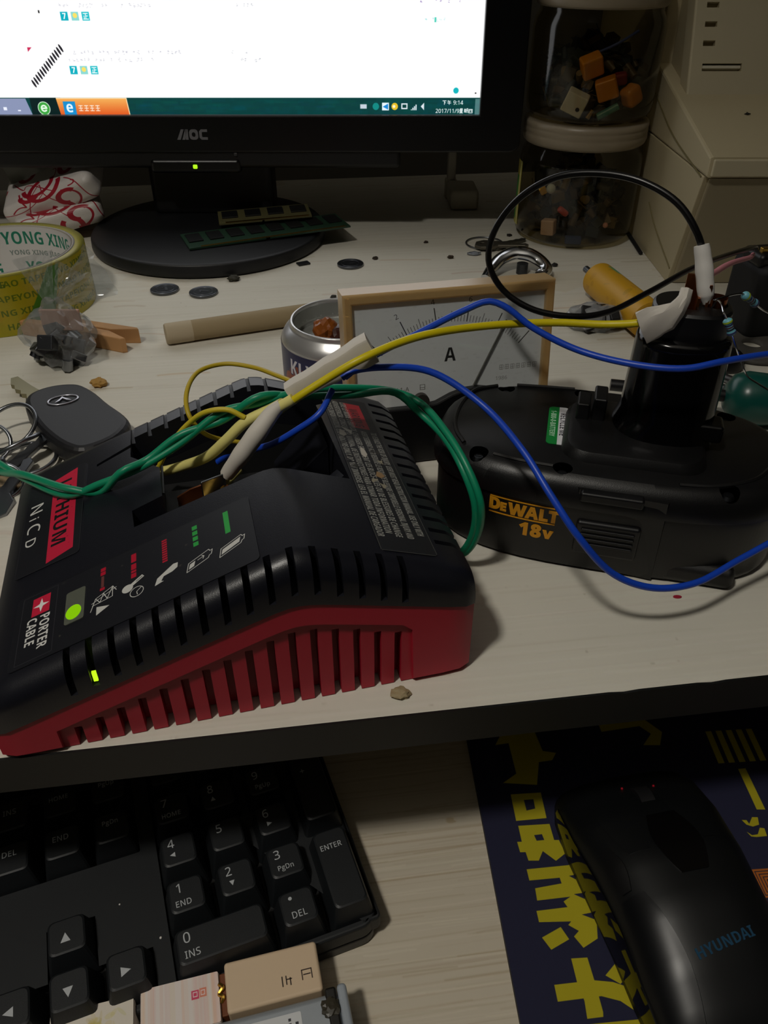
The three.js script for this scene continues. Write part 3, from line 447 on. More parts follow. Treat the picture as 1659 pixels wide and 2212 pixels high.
    c.fillStyle = '#b8b4aa'; c.beginPath(); c.moveTo(3 * K, 24 * K); c.lineTo(7 * K, 26 * K); c.lineTo(6.4 * K, 29 * K); c.fill(); wear(c, w, h, 50);
  });
  tilt(part('label', flatten(sticker(rect(18 / Math.cos(slope2 * D2R), 98, 1.5))), M(0xffffff, 0.45, { map: warn }), t), 122, 58, -slope2);
  // torn scraps on the warning label
  for (const [s, d, w, l] of [[116, 78, 3, 5], [121, 66, 2.4, 7], [123.5, 52, 3.4, 4]]) tilt(part('torn_scrap', flatten(sticker([[-w, -l / 2], [0, -l], [w, -l / 3], [w * 0.6, l * 0.7], [-w * 0.4, l]].map((p) => [p[0] * 0.5, p[1] * 0.5]), 0.12)), M(s < 123 ? 0xb8b2a6 : 0x8f7350, 0.7), t), s, d, -slope2, 0.3);
  // edge rail of the socket opening and bits of foil
  part('socket_lip', sweep([[51.4, T(51) + 0.2, -77], [51.4, T(51) + 0.2, -60]], 0.5, 6, 6), mat.black, t);
}
// ---------------------------------------------------------------- tool battery (local x along its length, z towards the viewer)
{
  const t = thing('tool_battery', 'black slide-in tool battery with yellow 18V lettering and a tall stem', 'battery', [88, 0, -262], -14.5);
  const out = (k, y0) => {   // plan outline, blunt oval with latch shoulders
    const p = []; const n = 44;
    for (let i = 0; i < n; i++) { const a = i / n * Math.PI * 2, c = Math.cos(a), s = Math.sin(a), e = 2 / 2.9; p.push([Math.sign(c) * Math.pow(Math.abs(c), e) * 66 * k, y0, Math.sign(s) * Math.pow(Math.abs(s), e) * 36.5 * (k > 0.98 ? k : k * 0.99)]); }
    return p.reverse();
  };
  part('lower_case', loft([out(0.95, 0.5), out(0.985, 1.6), out(1, 4), out(1.0, 26), out(0.995, 30)], 32), mat.battery, t);
  part('upper_case', csg(loft([out(1.03, 29.5), out(1.034, 32.5), out(1.0, 37.4), out(0.95, 40), out(0.9, 41), out(0.3, 41.2)], 28),
    merge([[-47.5, 26], [-16.4, 29.5], [-44, -26], [-12.3, -29], [41, 29], [44, -24]].map(([x, z]) => cyl(3.6, 3.6, 8, 16).translate(x, 41.5, z)))), mat.battery, t);
  for (const [x, z] of [[-47.5, 26], [-16.4, 29.5], [-44, -26], [-12.3, -29], [41, 29], [44, -24]]) part('screw', merge([cyl(2.3, 1.7, 1.4, 14).translate(x, 38.2, z), box(2, 0.5, 0.6, x, 38.9, z)]), mat.darkSteel, t);
  // raised groove line on the deck
  const ridge = (pts) => part('ridge', sweep(pts, 0.9, 30, 6), mat.battery, t);
  ridge([[-48, 40.8, -27.5], [-56, 40.8, -22], [-60, 40.8, -10], [-60.5, 40.8, 4], [-58, 40.8, 14], [-54, 40.8, 21]]);
  ridge([[-42, 41, 26.6], [-32, 41, 28.6], [-20, 41, 29.4]]); ridge([[-40, 41, -29.6], [-28, 41, -31], [-16, 41, -32]]);
  ridge([[24, 41, 30.4], [36, 40.8, 28], [50, 40.8, 20], [58, 40.8, 8]]);
  // front latch bay
  part('latch_frame', loft([[[-14, 1, 30], [22, 1, 30], [22, 1, 36], [-10, 1, 33]], [[-14, 38, 30], [24, 38, 30], [21, 37, 37.4], [-9.5, 38, 37]]].map((r) => r), 20), mat.battery, t);
  part('latch_button', T3(rbox(23, 15, 4, 1.4), 3, 17, 36), mat.black, t);
  for (let i = 0; i < 4; i++) part('grip_rib', T3(rbox(19, 1, 1.2, 0.4), 3, 21.5 - i * 2.2, 38.2), mat.black, t);
  part('latch_bar', T3(rbox(22, 4, 5, 1), 2, 36, 37), mat.black, t);
  part('skirt', T3(rbox(30, 9, 7, 3), 36, 5.2, 32), mat.battery, t);
  // platform and stem
  const plat = (k, y) => rect(50 * k, 42 * k, 9 * k, 5, 8, 2).map((p) => [p[0], y, p[1]]).reverse();
  part('platform', loft([plat(1.06, 40.4), plat(1.03, 42.6), plat(0.97, 44.6), plat(0.9, 45), plat(0.2, 45)], 28), mat.battery, t);
  part('latch_catch', merge([T3(rbox(5, 12, 12, 0.8), -6, 48, -7), T3(rbox(5, 10, 11, 0.8), -12, 46.5, -6)]), mat.black, t);
  const sx = 18.5, sz = -6, st = (a, b, y, x = sx, z = sz) => { const p = []; for (let i = 0; i < 40; i++) { const q = i / 40 * 2 * Math.PI, c = Math.cos(q), s = Math.sin(q); p.push([x + Math.sign(c) * Math.pow(Math.abs(c), 0.82) * a, y, z + Math.sign(s) * Math.pow(Math.abs(s), 0.82) * b]); } return p.reverse(); };
  part('stem', loft([st(19.5, 18, 44), st(18.4, 16.6, 47), st(17.2, 15.4, 52), st(16.5, 14.8, 79), st(16, 14.2, 81.6), st(14.8, 13, 82.6), st(13.4, 11.4, 82.9)], 40), M(0x070708, 0.13), t);
  part('stem_key', T3(rbox(14, 7, 10, 1.5), sx + 13, 49, sz + 8), M(0x0a0a0b, 0.2), t);
  part('terminal_housing', csg(loft([st(13.6, 12, 82, sx + 0.5, sz - 1), st(13.4, 11.8, 91.5, sx + 0.5, sz - 1), st(12.6, 11, 92.4, sx + 0.5, sz - 1), st(3, 3, 92.4, sx + 0.5, sz - 1)], 35),
    merge([box(7, 12, 8, sx - 2, 92, sz + 1), cyl(4.2, 4.2, 12, 18).translate(sx + 8, 92, sz - 2), box(5, 12, 10, sx + 3, 92, sz - 7)])), M(0x0b0b0c, 0.4), t);
  part('terminal', merge([box(4.6, 14, 0.9, sx - 1, 95, sz - 3), box(0.9, 9, 6, sx + 1.6, 91, sz - 0.6)]), mat.copper, t);
  part('terminal', new THREE.CylinderGeometry(3.5, 3.5, 9, 20, 1, true, 0.6, 5.2).translate(sx + 8, 90.5, sz - 2), mat.copper, t);
  part('terminal', box(1, 10, 4, sx + 4.6, 95, sz - 0.6), mat.copper, t);
  // lettering on the front, following the curved wall
  const wall = (x) => 36.5 * Math.pow(Math.max(0, 1 - Math.pow(Math.abs(x) / 66, 2.9)), 1 / 2.9);
  const onWall = (g) => { const p = g.attributes.position; for (let i = 0; i < p.count; i++) p.setZ(i, p.getZ(i) + wall(p.getX(i))); g.computeVertexNormals(); return g; };
  const yel = M(0xd69312, 0.5);
  const put = (s, size, x, y, sx2 = 1) => text(s, size, 0.2, font, 0, size > 4 ? 0.22 : 0.16).scale(sx2, 1, 1).translate(x, y, 0);
  part('maker_name', onWall(merge([put('D', 5, -41.2, 24, 1.0), put('E', 3.6, -36.9, 23.3, 1.0), put('WALT', 5, -34, 23.4, 1.02), new THREE.BoxGeometry(25, 0.4, 0.3, 16, 1, 1).translate(-28.6, 27.2, 0.15), new THREE.BoxGeometry(25, 0.4, 0.3, 16, 1, 1).translate(-28.6, 20, 0.15)])), yel, t);
  part('voltage', onWall(merge([put('18', 5.6, -29, 15.6, 1.0), put('v', 4.6, -20.2, 14.9, 1.05)])), yel, t);
  // recycling sticker
  const rc = canvasMap(160, 560, (c, w, h) => { c.fillStyle = '#e2e4e8'; c.fillRect(0, 0, w, h); c.fillStyle = '#128a3c'; c.fillRect(0, 0, w / 2, h); c.save(); c.translate(w * 0.58, 90); c.rotate(Math.PI / 2); c.fillStyle = '#14161c'; c.font = 'bold 62px sans-serif'; c.scale(0.95, 1); c.fillText('RECYCLE ME', 0, 0); c.restore(); c.save(); c.translate(w * 0.12, 60); c.rotate(Math.PI / 2); c.fillStyle = '#bfe6c8'; c.font = 'bold 58px sans-serif'; c.scale(0.86, 1); c.fillText('1-800-8-BATTERY', 0, 0); c.restore(); });
  const rs = part('recycling_sticker', flatten(sticker(rect(8.2, 28.6, 1.8))), M(0xffffff, 0.4, { map: rc }), t); at(rs, -20.4, 41.25, 0.2, 0, 2, 0);
}
// ---------------------------------------------------------------- panel ammeter
{
  const t = thing('ammeter', 'square panel ammeter with a yellowed clear case and white dial', 'meter', [18, 0, -304.8], 12); t.rotation.set(-8 * D2R, 12 * D2R, 0, 'YXZ');
  const x0 = -33.5, x1 = 59, H = 78, cx = (x0 + x1) / 2, w = x1 - x0;
  const face = canvasMap(1200, 760, (c, W, Hh) => {   // 84 x 53 mm, left bottom at (x0+3, 26)
    const X = (x) => (x - x0 - 3) / (x1 - x0 - 6) * W, Y = (y) => Hh - (y - 26) / 51 * Hh;
    c.fillStyle = '#e2e6e6'; c.fillRect(0, 0, W, Hh); for (let i = 0; i < 500; i++) { c.fillStyle = `rgba(120,120,105,${rr(0.02, 0.07)})`; c.fillRect(rnd() * W, rnd() * Hh, rr(2, 30), rr(2, 16)); }
    const ax = 13.5, ay = 18, a0 = 133, a1 = 47;
    c.strokeStyle = '#33332f'; c.textAlign = 'center'; c.fillStyle = '#3a3a36';
    for (let i = 0; i <= 50; i++) { const a = (a0 + (a1 - a0) * i / 50) * D2R, L = i % 10 === 0 ? 7 : i % 5 === 0 ? 4.6 : 2.8; c.lineWidth = i % 10 === 0 ? 6 : 3; c.beginPath(); c.moveTo(X(ax + 45 * Math.cos(a)), Y(ay + 45 * Math.sin(a))); c.lineTo(X(ax + (45 + L) * Math.cos(a)), Y(ay + (45 + L) * Math.sin(a))); c.stroke(); }
    c.font = '46px sans-serif'; [0, 2, 4, 6, 8, 10].forEach((n, i) => { const a = (a0 + (a1 - a0) * i / 5) * D2R; c.save(); c.translate(X(ax + 54.5 * Math.cos(a)), Y(ay + 54.5 * Math.sin(a) - 1)); c.rotate((90 - (a0 + (a1 - a0) * i / 5)) * D2R); c.fillText(String(n), 0, 0); c.restore(); });
    c.font = 'bold 128px sans-serif'; c.fillStyle = '#1c1c1a'; c.save(); c.translate(X(13), Y(45.6)); c.scale(0.86, 1); c.fillText('A', 0, 0); c.restore();
    c.font = '40px sans-serif'; c.fillStyle = '#56564f'; c.fillText('44L1-A', X(-10), Y(33.6)); c.lineWidth = 3; c.strokeStyle = '#56564f'; c.strokeRect(X(-0.6), Y(36), 30, 34); c.beginPath(); c.moveTo(X(-0.6), Y(34.6)); c.lineTo(X(1.6), Y(34.6)); c.stroke();
    c.globalAlpha = 0.6; for (let i = 0; i < 7; i++) { c.strokeRect(X(36 + i * 2.6), Y(41.5), 22, 30); c.beginPath(); c.moveTo(X(36 + i * 2.6), Y(40.4)); c.lineTo(X(37.4 + i * 2.6), Y(40.4)); c.moveTo(X(36.8 + i * 2.6), Y(41.5)); c.lineTo(X(36.8 + i * 2.6), Y(39.4)); c.stroke(); } c.font = '36px sans-serif'; c.fillText('1986', X(37), Y(34.6)); c.globalAlpha = 1;
  });
  const tan = M(0xdec08a, 0.3, { transmission: 0.5, thickness: 0 });
  const fr = new THREE.Shape([[x0, 0], [x1, 0], [x1, H], [x0, H]].map((p) => new THREE.Vector2(...p))); fr.holes.push(new THREE.Path([[x0 + 4, 26], [x1 - 4, 26], [x1 - 4, H - 4.5], [x0 + 4, H - 4.5]].map((p) => new THREE.Vector2(...p))));
  part('case_rim', new THREE.ExtrudeGeometry(fr, { depth: 12, bevelEnabled: true, bevelSize: 0.8, bevelThickness: 0.8, bevelOffset: -0.8, bevelSegments: 2 }).translate(0, 0, -13), tan, t);
  part('dial', T3(sticker([[x0 + 3, 26], [x1 - 3, 26], [x1 - 3, 77], [x0 + 3, 77]], 0.4), 0, 0, -2.6), M(0xffffff, 0.6, { map: face }), t);
  part('window', box(w - 2, H - 27, 0.8, cx, 26 + (H - 27) / 2, 0.2), M(0xffffff, 0.06, { transmission: 1, thickness: 0 }), t);
  part('needle', sweep([[22, 30, -1.4], [38, 62, -1.4]], 0.4, 4, 6), M(0x55554e, 0.5), t);
  const hump = []; for (let i = 0; i <= 14; i++) { const f = i / 14, x = x1 - f * w; hump.push([x, 27 + (x > 4 && x < 44 ? 6.5 * Math.sin((x - 4) / 40 * Math.PI) : 0)]); }
  part('lower_cover', slab([[x0, 0.4], [x1, 0.4], ...hump], 13, 0.8).translate(0, 0, -11.4), mat.black, t);
  part('zero_screw', cyl(3.4, 3.4, 3, 20).rotateX(Math.PI / 2).translate(-1, 30, 1.6), M(0x2c2a26, 0.5), t);
  part('movement_housing', cyl(25, 25, 26, 40).rotateX(Math.PI / 2).translate(cx + 6, 36, -27), mat.blackMatte, t);
}
// ---------------------------------------------------------------- keyboard (origin at the middle of the numeric 1 key; x along the rows, z towards the viewer)
{
  const t = thing('keyboard', 'black full-size keyboard with white key legends under the desk edge', 'keyboard', [-74, TRAY, -149.6], 20.5);
  const U = 19.05, caseTop = M(0x16191c, 0.55, { bumpMap: fleck, bumpScale: 0.00004 }), capM = M(0x171a1d, 0.5, { bumpMap: fleck, bumpScale: 0.00003 }), well = M(0x060607, 0.6);
  const blk = (x0, x1, z0, z1, r = 2) => rect((x1 - x0) * U, (z1 - z0) * U, r, 4, (x0 + x1) / 2 * U, (z0 + z1) / 2 * U);
  const L = -369, R = 66, F = 30.5, B = -97;
  const plan = rect(R - L, F - B, 7, 6, (L + R) / 2, (F + B) / 2);
  const inv = [];   // arrow block is an upside-down T
  [[-2.77, -0.53], [-1.73, -0.53], [-1.73, 0.47], [-0.73, 0.47], [-0.73, 1.53], [-3.77, 1.53], [-3.77, 0.47], [-2.77, 0.47]].forEach((p) => inv.push([p[0] * U, p[1] * U]));
  part('case_bottom', prism(plan, 0.6, 6.5, 1), mat.black, t);
  part('case_top', prism(plan, 6.5, 15, 1.2, [blk(-0.53, 3.53, -3.53, 1.53), blk(-3.77, -0.73, -3.53, -1.47), inv, blk(-3.77, -0.73, -4.8, -3.72), blk(-0.53, 3.53, -4.8, -3.72).slice(0, 0).length ? [] : blk(0.2, 2.8, -4.6, -4.2), blk(-19.2, -4.02, -3.53, 1.53), blk(-19.2, -4.02, -4.8, -3.72)]), caseTop, t);
  part('well_floor', prism(rect(R - L - 6, F - B - 6, 5, 4, (L + R) / 2, (F + B) / 2), 6.6, 7.6), well, t);
  const cap = (w, d) => { const ring = (q, y, iw, id, oz, r) => rect(w - iw, d - id, r, 3, 0, 0).map((p) => [p[0], y, p[1] + oz]).reverse(); return loft([ring(0, 9, 0, 0, 0, 1.4), ring(1, 11.5, 0.6, 0.6, 0, 1.6), ring(2, 21.8, 4.6, 4.6, -0.5, 2), ring(3, 22.9, 5.4, 5.4, -0.5, 2), ring(4, 23.3, 6.6, 6.6, -0.5, 2)], 24); };
  const shapes = {};
  const key = (x, z, w = 1, d = 1, legends = []) => {
    const id = w + 'x' + d, g = shapes[id] ??= cap(w * U - 1, d * U - 1);
    const k = part('key', g, capM, t); k.position.set(x * U * MM, 0.4 * MM, z * U * MM);
    for (const [s, dx, dz, size] of legends) {
      let q;
      if (s.startsWith('^')) { const a = { u: 0, r: -90, d: 180, l: 90 }[s[1]] * D2R; q = slab([[-1, -0.9], [1, -0.9], [0, 1.1]].map(([px, py]) => [(px * Math.cos(a) - py * Math.sin(a)) * size, (px * Math.sin(a) + py * Math.cos(a)) * size]), 0.12); }
      else if (s === 'dot') q = slab(ell(0.7, 0.7, 12), 0.12); else q = text(s, size, 0.12, fontR, 0.5);
      const l = part('legend', flatten(q), mat.legend, k); l.position.set(dx * MM, 23.3 * MM, dz * MM);
    }
  };
  const dg = (s) => [s, -2.6, -3.4, 3.6], sub = (s) => [s, s.length > 3 ? -0.4 : -1.4, 2.6, s.length > 3 ? 2.0 : 2.3];
  key(0, -1, 1, 1, [dg('4'), ['^l', -2.4, 1.4, 1]]); key(1, -1, 1, 1, [dg('5')]); key(2, -1, 1, 1, [dg('6'), ['^r', -2, 1.4, 1]]); key(3, -1.5, 1, 2, [['+', -2, -8, 3]]);
  key(0, 0, 1, 1, [dg('1'), sub('END')]); key(1, 0, 1, 1, [dg('2'), ['^d', -2, 1.4, 1]]); key(2, 0, 1, 1, [dg('3'), sub('PgDn')]); key(3, 0.5, 1, 2, [['ENTER', -0.6, -9.2, 2.2]]);
  key(0.5, 1, 2, 1, [['0', -12, -3.4, 3.8], ['INS', -10.8, 2.6, 2.6]]); key(2, 1, 1, 1, [['dot', -2.2, -4, 1], ['DEL', -0.2, 2.4, 2.5]]);
  key(0, -2, 1, 1, [dg('7'), sub('HOME')]); key(1, -2, 1, 1, [dg('8'), ['^u', -2.2, 1.4, 1]]); key(2, -2, 1, 1, [dg('9'), sub('PgUp')]);
  key(0, -3, 1, 1, [['NUM', -0.6, -2.6, 2]]); key(1, -3, 1, 1, [dg('/')]); key(2, -3, 1, 1, [dg('*')]); key(3, -3, 1, 1, [dg('-')]);
  [['DEL', 0], ['END', 1], ['PgDn', 2]].forEach(([s, i]) => key(-3.25 + i, -2, 1, 1, [[s, -0.4, -2.4, s.length > 3 ? 2 : 2.4]]));
  [['INS', 0], ['HOME', 1], ['PgUp', 2]].forEach(([s, i]) => key(-3.25 + i, -3, 1, 1, [[s, -0.4, -2.4, s.length > 3 ? 2 : 2.4]]));
  for (let i = 0; i < 3; i++) key(-3.25 + i, -4.26);
  key(-2.25, 0, 1, 1, [['^u', -0.4, 0.4, 1.7]]); key(-2.25, 1, 1, 1, [['^d', -0.4, 0.4, 1.7]]); key(-1.25, 1, 1, 1, [['^r', -0.4, 0.4, 1.7]]); key(-3.25, 1, 1, 1, [['^l', -0.4, 0.4, 1.7]]);
  // main block, left of the picture
  for (let r = 0; r < 5; r++) for (let i = 0; i < 15; i++) if (r < 4 || i < 4 || i > 9) key(-18.7 + i, -3 + r);
  key(-11.7, 1, 5.9, 1); for (let i = 0; i < 13; i++) key(-18.7 + i * 1.17, -4.26);
  part('rubber_foot', merge([-340, -60, 40].map((x) => cyl(5, 5, 0.6, 16).translate(x, 0.3, 18))), mat.blackMatte, t);
  for (const [x, z, r] of [[-12, 8, 0.5], [-25, -10, 0.35]]) part('dust_speck', new THREE.SphereGeometry(r, 8, 6).translate(x, 15.2, z), mat.white, t);
}
// ---------------------------------------------------------------- mouse pad and mouse
{
  const t = thing('mouse_pad', 'navy mouse pad printed with bold yellow characters', 'mouse pad', [39.5, TRAY, -238.4], 4.14);
  const W = 230, Z0 = -22, Z1 = 168;
  const S = 8, print = canvasMap(W * S, (Z1 - Z0) * S, (c, w, h) => {
    c.fillStyle = '#1a1b38'; c.fillRect(0, 0, w, h);
    for (let i = 0; i < 26000; i++) { c.fillStyle = rnd() < 0.5 ? 'rgba(10,10,26,0.30)' : 'rgba(52,54,92,0.22)'; c.fillRect(rnd() * w, rnd() * h, 2, 2); }
    const poly = (p, col) => { c.fillStyle = col; c.beginPath(); p.forEach((q, i) => i ? c.lineTo(q[0] * S, (q[1] - Z0) * S) : c.moveTo(q[0] * S, (q[1] - Z0) * S)); c.fill(); };
    const Y = '#b3a714', N = '#1a1b38';
    poly([[14.7, 34], [28.4, 34], [28, 46.6], [14.5, 47]], Y); poly([[20, 37.2], [24.3, 37.1], [24.1, 41.7], [20.1, 42.4]], N);
    poly([[14.9, 49.3], [28.6, 49.4], [28.8, 56.9], [30.8, 57], [32.1, 63.1], [27.3, 66.1], [22.8, 61.5], [20.2, 65.5], [15.9, 65.2], [15.5, 61.4], [13.2, 61.3], [12.9, 56.6], [14.9, 56.7]], Y); poly([[20.8, 54.1], [24.2, 53.9], [24.6, 56.6], [21.3, 56.7]], N);
    poly([[14.3, 68.8], [34.7, 68.2], [34.7, 75.5], [37.2, 76.5], [36.5, 83], [37.3, 85.7], [36.9, 92.3], [35.6, 98], [29.2, 101], [26.7, 96.6], [29.1, 94.7], [25.6, 92.2], [27.1, 90.9], [14.5, 90.3], [14.5, 85.9], [27.1, 85.3], [26.1, 83], [29.3, 81.3], [15.7, 81.9], [16, 76.9], [27.2, 75.7], [27, 73.3], [14.4, 73.6]], Y);
    poly([[34.7, 72.4], [31, 72.8], [34.7, 75.4]], N); poly([[36.8, 80], [31, 80.4], [36.5, 83.6]], N); poly([[37, 88], [32, 88.6], [36.9, 91]], N);
    poly([[14.3, 96.1], [22.5, 92.7], [24.6, 97.5], [16.8, 100.8]], Y);
    poly([[23.5, 104.4], [29.7, 104.5], [30.1, 113.1], [30.2, 123.2], [29.8, 124.7], [23.9, 124.9], [24.5, 119.1], [23.5, 112.7]], Y);
    poly([[14.9, 113], [29.9, 112.5], [36.7, 113.6], [44.2, 116.7], [49.1, 121.8], [44, 125.5], [37.5, 120.1], [31.1, 118], [14.8, 118.7]], Y); poly([[34.6, 111.2], [39.3, 107.5], [43, 111.8], [39.3, 114.5]], Y);
    poly([[50.9, 118.8], [56.6, 123.3], [54.9, 126.9], [49, 133], [38, 137], [24.1, 137], [24.4, 126.6], [46.5, 126.3], [50.2, 122.8]], Y);
    poly([[121.8, 28.5], [125.4, 28.4], [124.9, 49.5], [121.1, 49.2]], Y);
    poly([[112.3, 53.6], [114.4, 53.8], [114.8, 55.6], [117.4, 52.6], [119.9, 52.8], [118.9, 56.3], [115.8, 57], [113.4, 55.9]], Y); poly([[112, 59], [113.7, 60.8], [116.3, 60.6], [118.5, 57.7], [120.4, 58.1], [119.9, 61.7], [115.3, 61.8], [113, 61.4]], Y);
    c.strokeStyle = '#b0601c'; c.lineWidth = 7; for (let i = 0; i < 4; i++) { c.strokeRect((107 + i * 1.2) * S, (76 - Z0 + i * 1.2) * S, (18 - i * 2.4) * S, (11 - i * 2.4) * S); }
    poly([[18, -0.9], [32.8, -0.9], [34.4, 12.3], [40.4, 13.8], [37.6, 17.7], [31.2, 18.3], [27.6, 30.1], [12.4, 28], [19.4, 23.6], [19.2, 6.9], [12.7, 7.5]], Y); poly([[64.9, -2], [87.8, -2.6], [94.2, 5.8], [90.6, 13.2], [82.6, 12.6], [88.4, 6.5], [84.4, 1.7], [65.1, 3.7]], Y);
    for (let i = 0; i < 5; i++) poly([[115 + i * 5, 7], [118 + i * 5, 7], [117 + i * 5, 25], [114 + i * 5, 25]], Y);
    poly([[100, 118], [104, 112], [108, 118], [107, 130], [101, 130]], Y);
  });
  const plan = rect(W, Z1 - Z0, 4, 4, W / 2, (Z0 + Z1) / 2);
  part('rubber_base', prism(plan, 0.1, 2.2), mat.blackMatte, t);
  const cl = prism(plan, 2.2, 3), p = cl.attributes.position, uv = cl.attributes.uv; for (let i = 0; i < p.count; i++) uv.setXY(i, p.getX(i) / W, 1 - (p.getZ(i) - Z0) / (Z1 - Z0));
  part('printed_cloth', cl, M(0xffffff, 0.85, { map: print, sheen: 0.2, sheenRoughness: 0.8 }), t);
}
{
  const t = thing('computer_mouse', 'glossy black gaming mouse with blue lettering on the mouse pad', 'mouse', [115, TRAY + 3, -148], 11.5);
  // sections: z, half width left, half width right, height
  const sec = [[-60, 24, 26, 9], [-58, 29, 30, 14], [-50, 32, 33, 20], [-34, 33, 33, 28], [-14, 32, 31, 33.5], [6, 31, 29, 33.5], [24, 31, 29, 29], [40, 30, 27, 22.5], [52, 25, 22, 15], [58, 18, 15, 9], [60, 8, 7, 4]];
  const prof = (l, r, h, z, k, a0 = 0, a1 = 180, lift = 0) => { const o = []; for (let i = 0; i <= k; i++) { const a = (a0 + (a1 - a0) * i / k) * D2R, c = Math.cos(a), s = Math.sin(a); const hw = c > 0 ? r : l; o.push([Math.sign(c) * Math.pow(Math.abs(c), 0.72) * (hw + lift), Math.pow(Math.max(0, s), 0.62) * (h + lift) + 0.6, z]); } return o; };
  const dense = []; for (let i = 0; i < sec.length - 1; i++) for (let k = 0; k < 4; k++) { const f = k / 4; dense.push(sec[i].map((v, j) => v + (sec[i + 1][j] - v) * f)); } dense.push(sec[sec.length - 1]);
  const at2 = (z) => { for (let i = 0; i < sec.length - 1; i++) if (z <= sec[i + 1][0]) { const f = (z - sec[i][0]) / (sec[i + 1][0] - sec[i][0]); return sec[i].map((v, j) => v + (sec[i + 1][j] - v) * f); } return sec[sec.length - 1]; };
  const topY = (x, z) => { const [, l, r, h] = at2(z), hw = x > 0 ? r : l, c = Math.pow(Math.min(1, Math.abs(x) / hw), 1 / 0.72); return Math.pow(Math.max(0, 1 - c * c), 0.31) * h + 0.6; };
  part('body', loft(dense.map(([z, l, r, h]) => prof(l, r, h, z, 30)), 45), M(0x0b0d0f, 0.42), t);
  const patch = (z0, z1, a0, a1, lift, n = 10) => { const rings = []; for (let i = 0; i <= n; i++) { const z = z0 + (z1 - z0) * i / n, [, l, r, h] = at2(z), q = Math.sin(i / n * Math.PI) * 0.5 + 0.5, m = (a0 + a1) / 2, d = (a1 - a0) / 2 * q; const top = prof(l, r, h, z, 12, m - d, m + d, lift), bot = prof(l, r, h, z, 12, m - d, m + d, -0.6).reverse(); rings.push([...top, ...bot]); } return loft(rings, 40); };
  part('thumb_panel', patch(-2, 50, 112, 158, 0.7, 14), M(0x07090d, 0.36), t);
  part('side_skirt', patch(-52, 46, 160, 179, 0.5, 16), mat.blackGloss, t);
  part('side_skirt', patch(-50, 40, 1, 20, 0.5, 16), mat.blackGloss, t);
  part('side_button', patch(-22, -4, 128, 146, 0.8, 8), mat.black, t);
  part('button_panel', patch(-57, -16, 52, 86, 0.35, 12), M(0x0d0f11, 0.4), t); part('button_panel', patch(-57, -16, 96, 128, 0.35, 12), M(0x0d0f11, 0.4), t);
  part('scroll_wheel', merge([cyl(8, 8, 6, 28).rotateZ(Math.PI / 2).translate(0, 19, -40)]), M(0x1a1a1c, 0.35), t);
  part('spine', patch(-30, -4, 80, 100, 0.9, 8), mat.blackGloss, t);
  for (const [x, z] of [[-6, -48], [7, -46]]) part('red_light', new THREE.SphereGeometry(0.5, 10, 8).translate(x, topY(x, z) + 0.5, z), M(0x400008, 0.3, { emissive: 0xff1030, emissiveIntensity: 0.1 }), t);
  const name = text('HYUNDAI', 3.4, 0.2, font).scale(1.1, 1, 1); flatten(name); name.rotateY(8 * D2R).translate(-1, 0, 20);
  { const p = name.attributes.position; for (let i = 0; i < p.count; i++) p.setY(i, p.getY(i) + topY(p.getX(i), p.getZ(i)) + 0.05); }
  part('lettering', name, M(0x16425e, 0.5), t);
}
